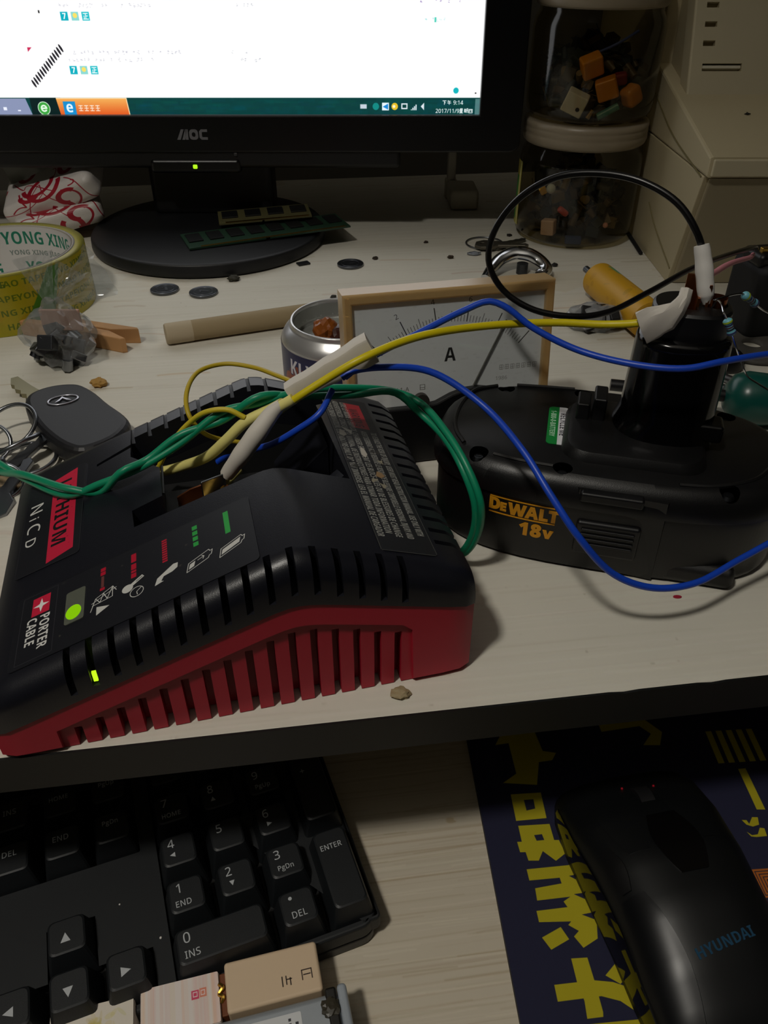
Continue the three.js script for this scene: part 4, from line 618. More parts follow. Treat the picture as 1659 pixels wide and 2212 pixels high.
// ---------------------------------------------------------------- small packs in front of the keyboard
{
  const ry = 13.7;
  const cream = thing('cream_carton', 'small cream carton between keyboard and silver case', 'carton', [-39, TRAY, -123], ry);
  part('carton', T3(rbox(33, 19.5, 17, 1.2), 0, 9.8, 0), M(0xd8bfa0, 0.6), cream);
  part('lettering', merge([...[[3, 0.8, 0.4, 3.4], [4.4, 0.6, 0.4, 3], [5.4, 0.4, 2, 0.35], [5.8, 1.2, 0.4, 2.6]].map(([x, z, w, d]) => box(w, 0.15, d, x, 19.6, 2 + z)), box(0.35, 0.15, 3.4, 10, 19.6, 2.2), box(0.35, 0.15, 3.4, 13.4, 19.6, 2.2), box(3.6, 0.15, 0.35, 11.7, 19.6, 0.6), box(2.6, 0.15, 0.35, 11.7, 19.6, 2.2)]), M(0x3a2a22, 0.6), cream);
  const pr = canvasMap(512, 256, (c, w, h) => { c.fillStyle = '#e6dcd6'; c.fillRect(0, 0, w, h); for (let i = 0; i < 26; i++) { c.fillStyle = `rgba(${rr(210, 240)},${rr(150, 190)},${rr(120, 160)},0.14)`; c.fillRect(rnd() * w, 0, rr(6, 40), h); } c.fillStyle = '#d8486a'; c.fillRect(330, 70, 50, 46); c.fillStyle = '#e08a70'; c.fillRect(384, 66, 46, 46); c.strokeStyle = '#f0d8d8'; c.lineWidth = 5; c.strokeRect(342, 80, 26, 22); c.strokeRect(394, 78, 24, 22); c.strokeStyle = '#9a8c90'; c.lineWidth = 4; c.beginPath(); c.arc(44, 216, 16, 0, 7); c.stroke(); c.beginPath(); c.moveTo(34, 216); c.lineTo(54, 216); c.stroke(); });
  const white = thing('white_carton', 'small white carton with a pink stamp next to the cream one', 'carton', [-69.8, TRAY, -114], ry);
  part('carton', T3(rbox(27, 18, 17, 1), 0, 9, 0), M(0xdcd2cc, 0.6), white); at(part('printed_top', flatten(sticker(rect(26.4, 16.4, 0.5), 0.2)), M(0xffffff, 0.55, { map: pr }), white), 0, 18, 0);
  const yel = thing('printed_carton', 'small white carton with a yellow blot at the picture bottom', 'carton', [-98.4, TRAY, -106.6], ry);
  part('carton', T3(rbox(28, 17, 17, 1), 0, 8.6, 0), M(0xd8d0c4, 0.6), yel); at(part('printed_top', flatten(sticker(rect(27.4, 16.4, 0.5), 0.2)), M(0xffffff, 0.55, { map: canvasMap(256, 160, (c, w, h) => { c.fillStyle = '#ded6c8'; c.fillRect(0, 0, w, h); for (let i = 0; i < 60; i++) { c.fillStyle = `rgba(${rr(170, 220)},${rr(150, 180)},${rr(20, 90)},0.14)`; c.beginPath(); c.ellipse(rr(120, 220), rr(40, 150), rr(4, 26), rr(4, 16), rnd() * 3, 0, 7); c.fill(); } }) }), yel), 0, 17.1, 0);
  const s = thing('silver_case', 'silver card case with a worn white label in front of the cartons', 'case', [-42, TRAY, -102.6], ry);
  part('case', T3(rbox(66, 20, 24, 2.4, 3), -4, 10.2, 3), M(0xa6adb4, 0.42, { metalness: 0.35, bumpMap: fleck, bumpScale: 0.00003 }), s);
  part('label', T3(flatten(sticker(rect(19, 17, 0.6), 0.15)), 6, 20.2, 3), M(0xffffff, 0.6, { map: canvasMap(256, 230, (c, w, h) => { c.fillStyle = '#d4d6d8'; c.fillRect(0, 0, w, h); c.fillStyle = '#3a3a40'; for (let i = 0; i < 9; i++) { c.fillRect(196, 20 + i * 20, 12, 12); c.fillRect(226, 40 + i * 16, 14, 11); } }) }), s);
  part('emblem', merge([slab(ell(2.6, 3.2, 16, -14, 0), 0.15), slab(ell(1.2, 3.4, 12, -17, 0), 0.15)]).rotateX(-Math.PI / 2).translate(0, 20.2, -1), M(0x23232a, 0.5), s);
  part('red_square', box(5, 0.2, 6, -27, 20.3, 0), M(0x9c1020, 0.6), s);
  part('crease_line', box(0.4, 0.2, 20, -8, 20.25, 3), M(0x5c6268, 0.6), s);
  part('dark_gap', T3(rbox(4, 20.6, 25, 1), 26.4, 10.4, 2), M(0x191714, 0.5), s); part('clear_edge', T3(rbox(3.4, 20.4, 27, 1.4), 30.4, 10.3, 2.4), M(0xb9c2cc, 0.3, { transmission: 0.3, thickness: 0 }), s);
  part('glue_blob', (() => { const g = new THREE.IcosahedronGeometry(3.2, 2), p = g.attributes.position; for (let i = 0; i < p.count; i++) { const q = 1 + 0.5 * noise.noise(p.getX(i), p.getY(i), p.getZ(i)); p.setXYZ(i, p.getX(i) * q, p.getY(i) * q * 0.5, p.getZ(i) * q); } g.computeVertexNormals(); return g.translate(25.4, 20.4, -4); })(), M(0x3c382e, 0.35), s);
  const sp = thing('gold_spring', 'small gold zigzag foil between the white and cream cartons', 'foil', [-56.6, TRAY, -118], ry);
  part('foil', sweep([[0, 17.6, 3], [0.8, 18.6, 1.6], [-0.6, 18.2, 0.2], [0.8, 18.8, -1.4], [-0.4, 18, -3]], 0.7, 30, 6), mat.brass, sp); part('backing', T3(rbox(2.2, 17.6, 14, 0.4), 1, 8.9, 0.5), M(0x6e3a18, 0.6), sp);
}
// ---------------------------------------------------------------- wires
function wire(name, label, pts, r, m, n = 90) { return solo(name, sweep(pts, r, n, 10), m, label, 'wire'); }
{ // yellow lead from the charger to the battery stem
  const t = thing('yellow_wire', 'thick yellow wire running from charger socket to battery stem', 'wire');
  part('insulation', sweep([[-36.1, 66, -234.2], [-30.3, 72, -231.1], [-19.6, 79, -232.1], [-7.4, 86, -233.4], [10.9, 88.4, -245], [35.4, 87.1, -257], [60.4, 86.1, -262], [77.9, 86.3, -260], [89, 88.9, -256], [97, 92, -256]], 1.35, 100, 10), mat.yellow, t);
  // wrinkled white sleeve over the joint at the stem, flattened and widening to its open end
  const ctr = [[88.4, 87.6, -254.6], [92, 89.6, -253.4], [95.6, 92, -252.6], [98.6, 95, -253], [100.6, 98, -254.4], [101.6, 100.4, -256.2]], half = [6.2, 6, 5, 3.4, 2.2, 1.9];
  const rings = ctr.map((c, i) => { const a = V(ctr[Math.max(0, i - 1)]), b = V(ctr[Math.min(5, i + 1)]), d = b.sub(a).normalize(), up = new THREE.Vector3(-d.y, d.x, 0).normalize(), sd = new THREE.Vector3().crossVectors(d, up); return Array.from({ length: 14 }, (_, k) => { const q = k / 14 * 2 * Math.PI, w = 1 + 0.12 * Math.sin(k * 2.3 + i * 1.7); const o = up.clone().multiplyScalar(Math.cos(q) * half[i] * w).addScaledVector(sd, Math.sin(q) * Math.min(2.1, half[i]) * w); return [c[0] + o.x, c[1] + o.y, c[2] + o.z]; }); });
  part('stem_sleeve', loft(rings, 38), mat.sleeve, t);
}
wire('blue_wire', 'blue wire arching over the ammeter and across the battery stem', [[-13.1, 77, -238.3], [-5.3, 83, -239.5], [11.1, 87.2, -250], [27.1, 92.1, -258], [35.9, 94.7, -260], [41.5, 93.3, -259], [51.3, 87, -256], [67, 81.2, -250], [85.2, 80.6, -240], [99.3, 81.4, -236], [111.8, 82.9, -238], [130.4, 81.7, -246], [151.9, 77.8, -256], [180, 60, -270], [205, 22, -290], [230, 2, -320]], 1.15, mat.blue, 130);
wire('blue_wire', 'blue wire draped in front of the battery over its lettering', [[-14, 78, -236], [-10.7, 80, -236.7], [0.1, 80, -239.8], [15.8, 77, -242.3], [32.9, 69, -234.3], [45.1, 62, -215.8], [52.8, 54, -202.5], [61.4, 44, -193.9], [74.4, 30, -192.2], [88.9, 23, -193.2], [104.6, 21, -197.6], [124.1, 22, -209.2], [144, 24, -220.1], [175, 20, -236], [210, 2, -262]], 1.2, mat.blue, 130);
wire('blue_wire', 'short blue wire dropping into the charger socket', [[-17.6, 72, -238.7], [-21.5, 68, -229.8], [-29.6, 62, -228.8], [-38.3, 55, -231.7], [-47.1, 48, -238.6], [-53, 43, -242.6], [-59.3, 40, -245.4], [-62, 38, -246]], 1.15, mat.blue, 60);
{ // twisted green pair
  const t = thing('green_cable', 'twisted pair of green wires crossing over the charger', 'cable');
  part('strand', sweep([[-290, 1.5, -352], [-240, 3, -322], [-200, 14, -298], [-173.6, 22, -281.9], [-149.7, 30, -256.8], [-131.1, 34.5, -239.1], [-111.4, 36.6, -226.7], [-99.2, 42.4, -225.2], [-84.7, 48, -226.7], [-70.3, 55, -231.7], [-55.6, 64.6, -236.8], [-42.6, 67.6, -237.7], [-28.9, 68.6, -244.3], [-11.5, 65.4, -252.6], [3.5, 61, -257.9], [12.8, 58, -255.7], [22.3, 54, -240.4], [28.9, 48, -227.3], [33.5, 38, -220.6], [34.2, 24, -222.8], [30.6, 9, -228.1], [26, 2.6, -236], [20, 1.6, -252], [17, 1.6, -280]], 1.35, 190, 10), mat.green, t);
  part('strand', sweep([[-288, 1.5, -346], [-238, 4, -312], [-196, 17, -286], [-168.7, 24, -271.7], [-148.8, 28.4, -253.8], [-131.3, 37.6, -238.1], [-110.4, 40, -225.8], [-100, 38.8, -225.5], [-89.1, 49.4, -223], [-82.1, 50.4, -228.2], [-70.1, 58, -232.4], [-55.8, 61.4, -236.5], [-42.3, 70.6, -236.7], [-29.4, 65, -247.1], [-11.6, 62.6, -252.5], [3.4, 64, -252.1], [12.8, 55, -253.4], [21.7, 51, -242.2], [27.6, 46, -228.8], [32, 35, -223.3], [32.3, 22, -223.9], [28.4, 7, -229.7], [23, 2.2, -238], [16.6, 1.6, -254], [13, 1.6, -280]], 1.35, 190, 10), mat.green, t);
}
wire('yellow_thin_wire', 'thin dirty yellow wire looping above the charger back edge', [[-27.1, 71, -242.6], [-38.3, 68, -256.8], [-49.2, 66, -267.8], [-60, 66, -270.4], [-68.4, 66, -264.4], [-70.7, 64, -251], [-68.3, 60, -241.5], [-64.5, 53, -242.1], [-59, 48, -245.5], [-52.7, 46, -246.8], [-48, 44, -247]], 0.85, M(0xb9a01e, 0.5), 90);
wire('yellow_thin_wire', 'thin yellow wire hooking from socket edge over the green pair', [[-84, 36, -243], [-82.1, 40, -241.7], [-76.6, 49, -240.7], [-68.1, 59, -238.6], [-60.4, 65.4, -235.5], [-52.9, 66.6, -234.6], [-47.3, 64, -233.8]], 0.95, M(0xcdb928, 0.5), 60);
{ // stiff cream leads and their wrapped sleeves
  const t = thing('cream_wire', 'thick cream wire wrapped in white tape inside the charger socket', 'wire');
  part('lead', sweep([[-86, 33, -248], [-83.9, 33, -247.2], [-73.7, 38, -243.8], [-63, 46, -237.7], [-54.7, 55, -234.2], [-47.5, 62, -234.3], [-37.7, 67, -234.9], [-34, 70, -233]], 1.9, 50, 12), mat.paleYellow, t);
  part('lead', sweep([[-57.6, 40, -228.2], [-54.3, 46, -226.8], [-48.7, 54, -225.4], [-41.8, 63, -227.1], [-37.1, 68, -230.8], [-30, 72.6, -231.4]], 1.9, 40, 12), mat.paleYellow, t);
  part('tape_wrap', sweep([[-54.6, 45.4, -226.8], [-48.7, 54, -225.4], [-41.8, 63, -227.1], [-37.1, 68, -230.8], [-34.2, 70.4, -231.6]], (f) => 2.5 + 0.8 * Math.sin(f * Math.PI) + 0.07 * Math.sin(f * 23) + (f > 0.8 ? -0.9 * (f - 0.8) * 5 * 0.5 : 0), 60, 12), mat.sleeve, t);
}
wire('cream_wire', 'short cream wire end low at the charger socket front', [[-77.3, 30, -229.2], [-67.2, 33, -228.2], [-58, 38, -231], [-52, 42, -236]], 1.8, mat.paleYellow, 30);
{ // folded white paper sleeve that bundles the wires
  const ax = [[-31.5, 72.4, -231.5], [-19.5, 80.2, -233.2], [-3.4, 87, -236]], d = V(ax[2]).sub(V(ax[0])).normalize();
  const up = new THREE.Vector3(-d.y, d.x, 0).normalize(), sd = new THREE.Vector3().crossVectors(d, up).normalize(), rings = [];
  for (let i = 0; i <= 8; i++) { const f = i / 8, c = V(ax[0]).lerp(V(ax[2]), f); const a = (3.1 + 1.7 * f) * (1 + 0.05 * Math.sin(i * 2)), b = 3 + 0.6 * f; rings.push(rect(2 * a, 2 * b, 1, 2).map(([u, w]) => { const p = c.clone().addScaledVector(up, u + 0.1).addScaledVector(sd, w - 4.8); return [p.x, p.y, p.z]; })); }
  solo('paper_sleeve', loft(rings, 30), mat.sleeve, 'folded white paper sleeve bundling the wires behind the charger', 'sleeve');
}
{ // black lead looping in the air
  const t = thing('black_wire', 'black wire making a big loop above the ammeter', 'wire');
  part('insulation', sweep([[110.8, 104.1, -268], [106.6, 113.8, -270], [99.6, 122.7, -276], [88.1, 127.9, -284], [74.7, 128.6, -292], [61.5, 125.6, -298], [49.7, 117.1, -302], [42, 104.7, -304], [40.8, 93.1, -304], [46.8, 82.7, -302], [58.8, 76.1, -298], [75.3, 73.9, -296], [89, 73.9, -300], [109.2, 76.3, -315], [134, 76.9, -340], [159.8, 72.1, -370], [186.8, 66.4, -400], [206, 54, -436]], 1.25, 160, 10), mat.black2, t);
  part('white_sleeve', sweep([[107.7, 111.4, -268], [109.2, 105.7, -266], [110.4, 99.9, -264], [111.9, 93, -262]], (f) => 2.5 + 0.5 * Math.sin(f * 3.1) + 0.06 * Math.sin(f * 19) - (f > 0.86 ? (f - 0.86) * 9 : 0), 40, 14), M(0xdedbd6, 0.6), t);
}
wire('pink_wire', 'short pink wire behind the white sleeve at the stem', [[114, 90, -270], [117.8, 94.2, -280], [133.5, 87.2, -310], [153.8, 78, -345], [184.6, 63.2, -395], [206, 50, -438]], 1.2, mat.pink, 50);
// resistors soldered to the stem terminal
function resistor(label, lead1, a, b, lead2) {
  const t = thing('resistor', label, 'resistor', [0, 0, 0], 0, 'striped resistors at the stem'); const A = V(a), B = V(b), L = A.distanceTo(B);
  part('lead', sweep(lead1, 0.32, 40, 6), mat.chrome, t); part('lead', sweep(lead2, 0.32, 40, 6), mat.chrome, t);
  const g = new THREE.Group(); g.name = 'ceramic_body'; t.add(g); g.position.copy(A.clone().lerp(B, 0.5).multiplyScalar(MM)); g.quaternion.setFromUnitVectors(new THREE.Vector3(0, 1, 0), B.clone().sub(A).normalize());
  const r = (y) => { const f = Math.abs(y) / (L / 2); return f > 0.98 ? 0.3 : f > 0.62 ? 1.5 : 1.2; };
  part('body', lathe([[0, -L / 2], [0.9, -L / 2 + 0.1], [1.5, -L * 0.4], [1.5, -L * 0.3], [1.2, -L * 0.2], [1.2, L * 0.2], [1.5, L * 0.3], [1.5, L * 0.4], [0.9, L / 2 - 0.1], [0, L / 2]], 18), M(0x6fb4c4, 0.4), g);
  [[-0.33, 0xa8c020, 1.56], [-0.14, 0x2a2a5a, 1.26], [0, 0x53303a, 1.26], [0.13, 0x22262e, 1.26], [0.33, 0x3a3a66, 1.56]].forEach(([f, c, q]) => part('band', cyl(q, q, L * 0.085, 18).translate(0, f * L, 0), M(c, 0.45), g));
}
resistor('striped blue resistor sticking out right of the stem terminal', [[112, 91, -264], [114.1, 93.6, -263], [119.1, 96, -262], [123.1, 96.7, -262], [124.4, 96.2, -262.2]], [124, 96.4, -262.2], [131.4, 91, -266], [[131, 91.3, -265.8], [134.6, 88.6, -268], [147.2, 80.8, -275], [165, 60, -290]]);
resistor('striped blue resistor hanging down beside the battery stem', [[113, 92, -260], [112.8, 96.5, -256], [112.1, 97.3, -250], [111.6, 96.4, -246], [112.2, 95.1, -244]], [112.1, 95.3, -244], [115, 90, -243], [[114.8, 90.4, -243], [118.8, 83.2, -243], [122.5, 77.5, -244], [124.5, 74.6, -244], [130.6, 70.3, -246], [142.6, 62.7, -250]]);
// ---------------------------------------------------------------- small things on the desk
{ // roll of parcel tape
  const t = thing('tape_roll', 'roll of yellow green parcel tape with a white printed core', 'tape', [-243, 0, -490]);
  const R = 54, ri = 46, H = 35.5;
  const coreMap = canvasMap(2048, 256, (c, w, h) => { c.fillStyle = '#d6d2d0'; c.fillRect(0, 0, w, h); c.textAlign = 'left'; for (let i = 0; i < 4; i++) { c.fillStyle = '#1c7d62'; c.save(); c.translate(i * 512 + 20, 84); c.font = 'bold 84px sans-serif'; c.scale(0.86, 1); c.fillText('YONG XING', 0, 0); c.restore(); c.fillStyle = '#7e8a84'; c.font = 'bold 34px sans-serif'; c.fillText('YONG XING JIAO DAI', i * 512 + 40, 138); c.fillStyle = '#1c7d62'; c.save(); c.translate(i * 512 + 100, 232); c.font = 'bold 84px sans-serif'; c.scale(0.86, 1); c.fillText('YONG XING', 0, 0); c.restore(); } });
  const outMap = canvasMap(2048, 256, (c, w, h) => { c.fillStyle = '#a89a12'; c.fillRect(0, 0, w, h); for (let i = 0; i < 80; i++) { c.fillStyle = `rgba(${rr(120, 200)},${rr(110, 150)},${rr(0, 20)},0.12)`; c.beginPath(); c.ellipse(rnd() * w, rnd() * h, rr(20, 140), rr(8, 40), rnd() * 3, 0, 7); c.fill(); } for (let r = 0; r < 4; r++) for (let i = 0; i < 12; i++) { c.fillStyle = 'rgba(66,92,14,0.75)'; c.font = 'bold 38px sans-serif'; c.fillText(['YONG XING', 'HAO TAPE'][(i + r) % 2], i * 178 + r * 60 - 60, 44 + r * 62); } c.fillStyle = '#3c7a1c'; for (let i = 0; i < 5; i++) { const x = i * 430 + 160; c.beginPath(); c.moveTo(x, 256); c.lineTo(x + 120, 256); c.lineTo(x + 200, 0); c.lineTo(x + 150, 0); c.fill(); } });
  part('tape', lathe([[ri + 2.4, 0.2], [R, 0.2]].concat([[R, H]], [[ri + 2.4, H]]), 72), M(0x9a9238, 0.35), t);
  part('outer_wrap', new THREE.CylinderGeometry(R + 0.15, R + 0.15, H - 0.4, 72, 1, true).translate(0, H / 2, 0), M(0xffffff, 0.25, { map: outMap }), t);
  part('core', lathe([[ri, 0], [ri + 2.4, 0], [ri + 2.4, H], [ri, H], [ri, 0]], 72), M(0xcac2b6, 0.7), t);
  { const g = new THREE.CylinderGeometry(ri - 0.1, ri - 0.1, H - 0.6, 72, 1, true).translate(0, H / 2, 0), uv = g.attributes.uv; for (let i = 0; i < uv.count; i++) uv.setX(i, 1 - uv.getX(i) + 0.06); coreMap.wrapS = THREE.RepeatWrapping; part('core_print', g, M(0xffffff, 0.7, { map: coreMap }), t); }
}
{ // tissue packets in red and white wrapping
  const wrap = canvasMap(512, 512, (c, w, h) => { c.fillStyle = '#d8d2ce'; c.fillRect(0, 0, w, h); c.strokeStyle = '#a3182c'; for (let i = 0; i < 13; i++) { c.lineWidth = rr(8, 26); const x = rnd() * w, y = rnd() * h, r = rr(24, 80); c.beginPath(); c.ellipse(x, y, r, r * rr(0.5, 1), rnd() * 3, rnd() * 2, 3.4 + rnd() * 2.6); c.stroke(); } for (let i = 0; i < 5; i++) { c.lineWidth = rr(4, 8); c.beginPath(); c.moveTo(rnd() * w, rnd() * h); c.bezierCurveTo(rnd() * w, rnd() * h, rnd() * w, rnd() * h, rnd() * w, rnd() * h); c.stroke(); } });
  const m = M(0xffffff, 0.4, { map: wrap });
  const soft = (w, h, d) => { const g = new RoundedBoxGeometry(w, h, d, 5, 7), p = g.attributes.position, uv = g.attributes.uv; for (let i = 0; i < p.count; i++) { const q = 1.1 * noise.noise(p.getX(i) * 0.12, p.getY(i) * 0.12, p.getZ(i) * 0.12); p.setY(i, p.getY(i) + q); uv.setXY(i, p.getX(i) / 90 + 0.5, p.getZ(i) / 90 + 0.5 - p.getY(i) / 60); } g.computeVertexNormals(); return g; };
  const a = thing('tissue_packet', 'red and white soft packet tilted on top of another one', 'packet', [-254, 34, -635], 8); a.rotation.set(0.35, 0.14, 0.34); part('packet', soft(78, 21, 46), m, a);
  const flap = new THREE.PlaneGeometry(66, 24, 10, 5); { const p = flap.attributes.position; for (let i = 0; i < p.count; i++) p.setZ(i, 2 * noise.noise(p.getX(i) * 0.08, p.getY(i) * 0.1, 4)); flap.computeVertexNormals(); } flap.rotateX(-0.5).translate(2, 20, -14); part('clear_flap', flap, M(0x9a9c90, 0.3, { transmission: 0.75, thickness: 0 }), a);
  const b = thing('tissue_packet', 'red and white soft packet lying under the tilted one', 'packet', [-253, 16, -631], 20); b.rotation.set(0, 0.35, 0.17); part('packet', soft(66, 18, 50), m, b);
}
{ // clothes peg
  const t = thing('clothes_peg', 'small wooden clothes peg poking out under the plastic bag', 'peg', [-180, 0, -437], -20);
  const wood = M(0xdcc4a4, 0.7, { map: canvasMap(128, 64, (c, w, h) => { c.fillStyle = '#e6c8a0'; c.fillRect(0, 0, w, h); for (let i = 0; i < 60; i++) { c.strokeStyle = `rgba(140,90,50,${rr(0.1, 0.35)})`; c.beginPath(); const y = rnd() * h; c.moveTo(0, y); c.lineTo(w, y + rr(-4, 4)); c.stroke(); } }) });
  for (const s of [-1, 1]) part('wood_half', slab([[-36, 3.4 * s], [-8, 1 * s], [10, 0.6 * s], [22, 0.8 * s], [37, 6.6 * s], [35, 8.4 * s], [6, 7.4 * s], [-36, 7.8 * s]].map((p) => p), 9, 0.5).rotateX(-Math.PI / 2), wood, t);
  part('spring', merge([-1, 0, 1].map((k) => new THREE.TorusGeometry(5, 0.7, 8, 20).rotateX(Math.PI / 2).translate(0, 4.5 + k * 1.6, 0))), mat.steel, t);
}
{ // knotted plastic bag of small hardware
  const t = thing('plastic_bag', 'small knotted clear plastic bag of hardware by the tape roll', 'bag', [-180, 0, -408]);
  const film = M(0xe4e6e6, 0.08, { transmission: 0.88, thickness: 0, ior: 1.4 });
  const g = new THREE.IcosahedronGeometry(1, 5), p = g.attributes.position;
  for (let i = 0; i < p.count; i++) { const v = new THREE.Vector3().fromBufferAttribute(p, i), q = 1 + 0.34 * noise.noise(v.x * 2.2, v.y * 2.2, v.z * 2.2) + 0.2 * Math.abs(noise.noise(v.x * 6, v.y * 6, v.z * 6)) - 0.1 + (v.y > 0.7 ? (v.y - 0.7) * 1.1 : 0); const k = v.y > 0.55 ? 1 - (v.y - 0.55) * 1.3 : 1; p.setXYZ(i, v.x * q * 20 * k, Math.max(0.4, v.y * q * 17 + 16), v.z * q * 17 * k); }
  part('film', crease(g, 14), film, t);
  const wing = (w, h, ry, rz, x, y, z, s) => { const q = new THREE.PlaneGeometry(w, h, 14, 12), r = q.attributes.position; for (let i = 0; i < r.count; i++) { const f = r.getY(i) / h + 0.5; r.setX(i, r.getX(i) * (0.18 + 0.9 * f)); r.setZ(i, 5 * f * noise.noise(r.getX(i) * 0.16, r.getY(i) * 0.1, s) + 2.4 * noise.noise(r.getX(i) * 0.5, r.getY(i) * 0.3, s + 5)); } q.translate(0, h / 2, 0); const o = part('film_tail', crease(q, 12), film, t); return at(o, x, y, z, -18, ry, rz); };
  wing(20, 26, 10, 14, -2, 32, -4, 1); wing(28, 34, -10, -58, 2, 32, -4, 2); wing(16, 20, 40, -30, 1, 33, -5, 3);
  for (let i = 0; i < 26; i++) { const a = i * 2.4, r = 2 + (i % 5) * 2.6, o = part('hardware', i % 3 ? rbox(rr(6, 10), rr(5, 7), rr(6, 10), 0.7, 1) : cyl(3, 3, 6, 6), i % 4 === 0 ? mat.steel : mat.darkSteel, t); at(o, Math.cos(a) * r, 4 + (i % 4) * 4.6, Math.sin(a) * r + 3, i * 37, i * 61, i * 23); }
  part('pink_card', T3(rbox(22, 12, 2, 0.5), 0, 0, 0), M(0xb8907c, 0.7), t).position.set(2 * MM, 23 * MM, -3 * MM);
}
// coins
{
  const coin = thing('coin', 'steel coin, leftmost of the pair near the monitor foot', 'coin', [-147.2, 0, -512.4], 20, 'steel coins');
  part('disc', lathe([[0, 0.05], [9, 0.05], [9.5, 0.35], [9.5, 1.45], [9.1, 1.75], [8.5, 1.75], [8.3, 1.5], [0, 1.5]], 40), M(0x6a6d72, 0.3, { metalness: 1 }), coin);
  part('relief', merge([text('1', 7, 0.2, font).rotateX(-Math.PI / 2).translate(0, 1.5, 0), new THREE.TorusGeometry(6.4, 0.25, 5, 32).rotateX(Math.PI / 2).translate(0, 1.5, 0)]), M(0x74777c, 0.35, { metalness: 1 }), coin);
  for (const [x, z, ry, label] of [[-120.2, -507.5, 75, 'steel coin, right of the pair near the monitor foot'], [-24.2, -561, -40, 'steel coin lying alone behind the ammeter']]) { const c = coin.clone(); c.name = numbered('coin'); scene.add(c); c.position.set(x * MM, 0, z * MM); c.rotation.y = ry * D2R; c.userData = { ...coin.userData, label }; }
}
{ // dowel
  const a = [-127.4, 6, -429.8], b = [-24, 6, -468.5], dir = V(b).sub(V(a)), L = dir.length();
  const t = thing('cardboard_tube', 'thin rolled cardboard stick lying behind the charger', 'stick', [(a[0] + b[0]) / 2, 6, (a[2] + b[2]) / 2], Math.atan2(-dir.z, dir.x) / D2R);
  part('roll', lathe([[4.2, -L / 2 + 0.4], [5.7, -L / 2], [6, -L / 2 + 0.8], [6, L / 2 - 0.8], [5.4, L / 2], [0, L / 2]], 28).rotateZ(-Math.PI / 2), M(0x9c8a68, 0.75), t);
  part('paper_end', lathe([[0, -L / 2 - 0.3], [5.4, -L / 2 - 0.3], [6.15, -L / 2 + 0.6], [6.15, -L / 2 + 15], [6, -L / 2 + 15.4]], 28).rotateZ(-Math.PI / 2), M(0xb6a78c, 0.8), t);
}
{ // cut-down drinks can used as a tray
  const t = thing('drinks_can', 'cut drinks can in blue and orange holding brown nut shells', 'can', [-21, 0, -373], 0); t.scale.y = 1.08;
  const bandMap = canvasMap(2048, 256, (c, w, h) => { c.fillStyle = '#23244e'; c.fillRect(0, 0, w, h); for (let i = 0; i < 26; i++) { c.fillStyle = '#8c4228'; const x = i * 80 + rr(-20, 20); c.beginPath(); c.ellipse(x, rr(90, 230), rr(30, 70), rr(20, 60), 0, 0, 7); c.fill(); } for (let i = 0; i < 5; i++) { c.save(); c.translate(i * 410 - 36, 104); c.rotate(0.04); c.fillStyle = '#d6d6de'; c.strokeStyle = '#20255c'; c.lineWidth = 10; c.font = 'bold 104px sans-serif'; c.scale(1, 1); c.strokeText('KLY', 0, 0); c.fillText('KLY', 0, 0); c.restore(); } });
  part('shoulder', lathe([[31, 28.4], [30.8, 30], [29, 33], [26.6, 35], [25.8, 36], [26, 37.2], [25.2, 37.8], [24.4, 37], [24.2, 30]], 64), mat.tin, t);
  part('wall', lathe([[24, 0.4], [29.4, 0.8], [31, 4], [31, 28.4]], 64), mat.tin, t);
  { const g = new THREE.CylinderGeometry(31.15, 31.15, 26, 64, 1, true, 0.4).translate(0, 15.6, 0); bandMap.wrapS = THREE.RepeatWrapping; part('printed_band', g, M(0xffffff, 0.35, { map: bandMap, metalness: 0.3 }), t); }
  part('inner_floor', lathe([[0, 27], [24, 27], [24.2, 30], [24.2, 36]], 48), M(0xb6b8b4, 0.3, { metalness: 0.7 }), t);
  for (const [x, z, h] of [[-14, 22, 0], [-6, 27.2, 2], [-16, 20, 3], [2, 28, 1]]) part('stain', new THREE.SphereGeometry(0.8, 8, 6).scale(1, 1.8, 0.6).translate(x * 0.98, 29.4 - h, z * 1.02), M(0x4a2024, 0.5), t);
}
{ // shells in the can
  [[-29, 35.8, -368, 'amber nut shell standing at the left in the can'], [-21, 34.4, -366, 'dark nut shell in the middle of the can'], [-12, 34.4, -364, 'reddish nut shell half hidden by the ammeter']].forEach(([x, y, z, label], k) => {
    const g = new THREE.IcosahedronGeometry(6.2, 3), p = g.attributes.position; for (let i = 0; i < p.count; i++) { const v = new THREE.Vector3().fromBufferAttribute(p, i), q = 1 + 0.35 * noise.noise(v.x * 0.25 + k * 9, v.y * 0.25, v.z * 0.25); p.setXYZ(i, v.x * q, v.y * q * (k ? 0.8 : 1), v.z * q); } g.computeVertexNormals();
    const o = solo('nut_shell', g, M([0x8a4a16, 0x3c1a12, 0x4e241c][k], 0.3), label, 'shell', 'shells in the can'); at(o, x, y, z, 0, k * 70, 0);
  });
}
{ // chrome hook and loose keys behind the ammeter
  const t = thing('chrome_hook', 'curved chrome hook standing behind the ammeter', 'hook');
  part('hook', sweep([[69.4, 3, -528.3], [74.8, 5, -538.8], [81.9, 9, -547.8], [91.2, 12, -551.4], [100.6, 12, -549.5], [108.5, 9, -545.9], [112.4, 6, -538], [110, 4.4, -532], [104, 3.4, -530]], (f) => 2.2 + 1.6 * Math.sin(f * Math.PI), 60, 12, 1.5), mat.chrome, t);
  part('eyelet', new THREE.TorusGeometry(4, 1.2, 10, 24).rotateX(1.2).translate(110, 5, -536), mat.chrome, t); part('rivet', cyl(4, 4, 7, 16).translate(97, 3.6, -545), mat.darkSteel, t);
}
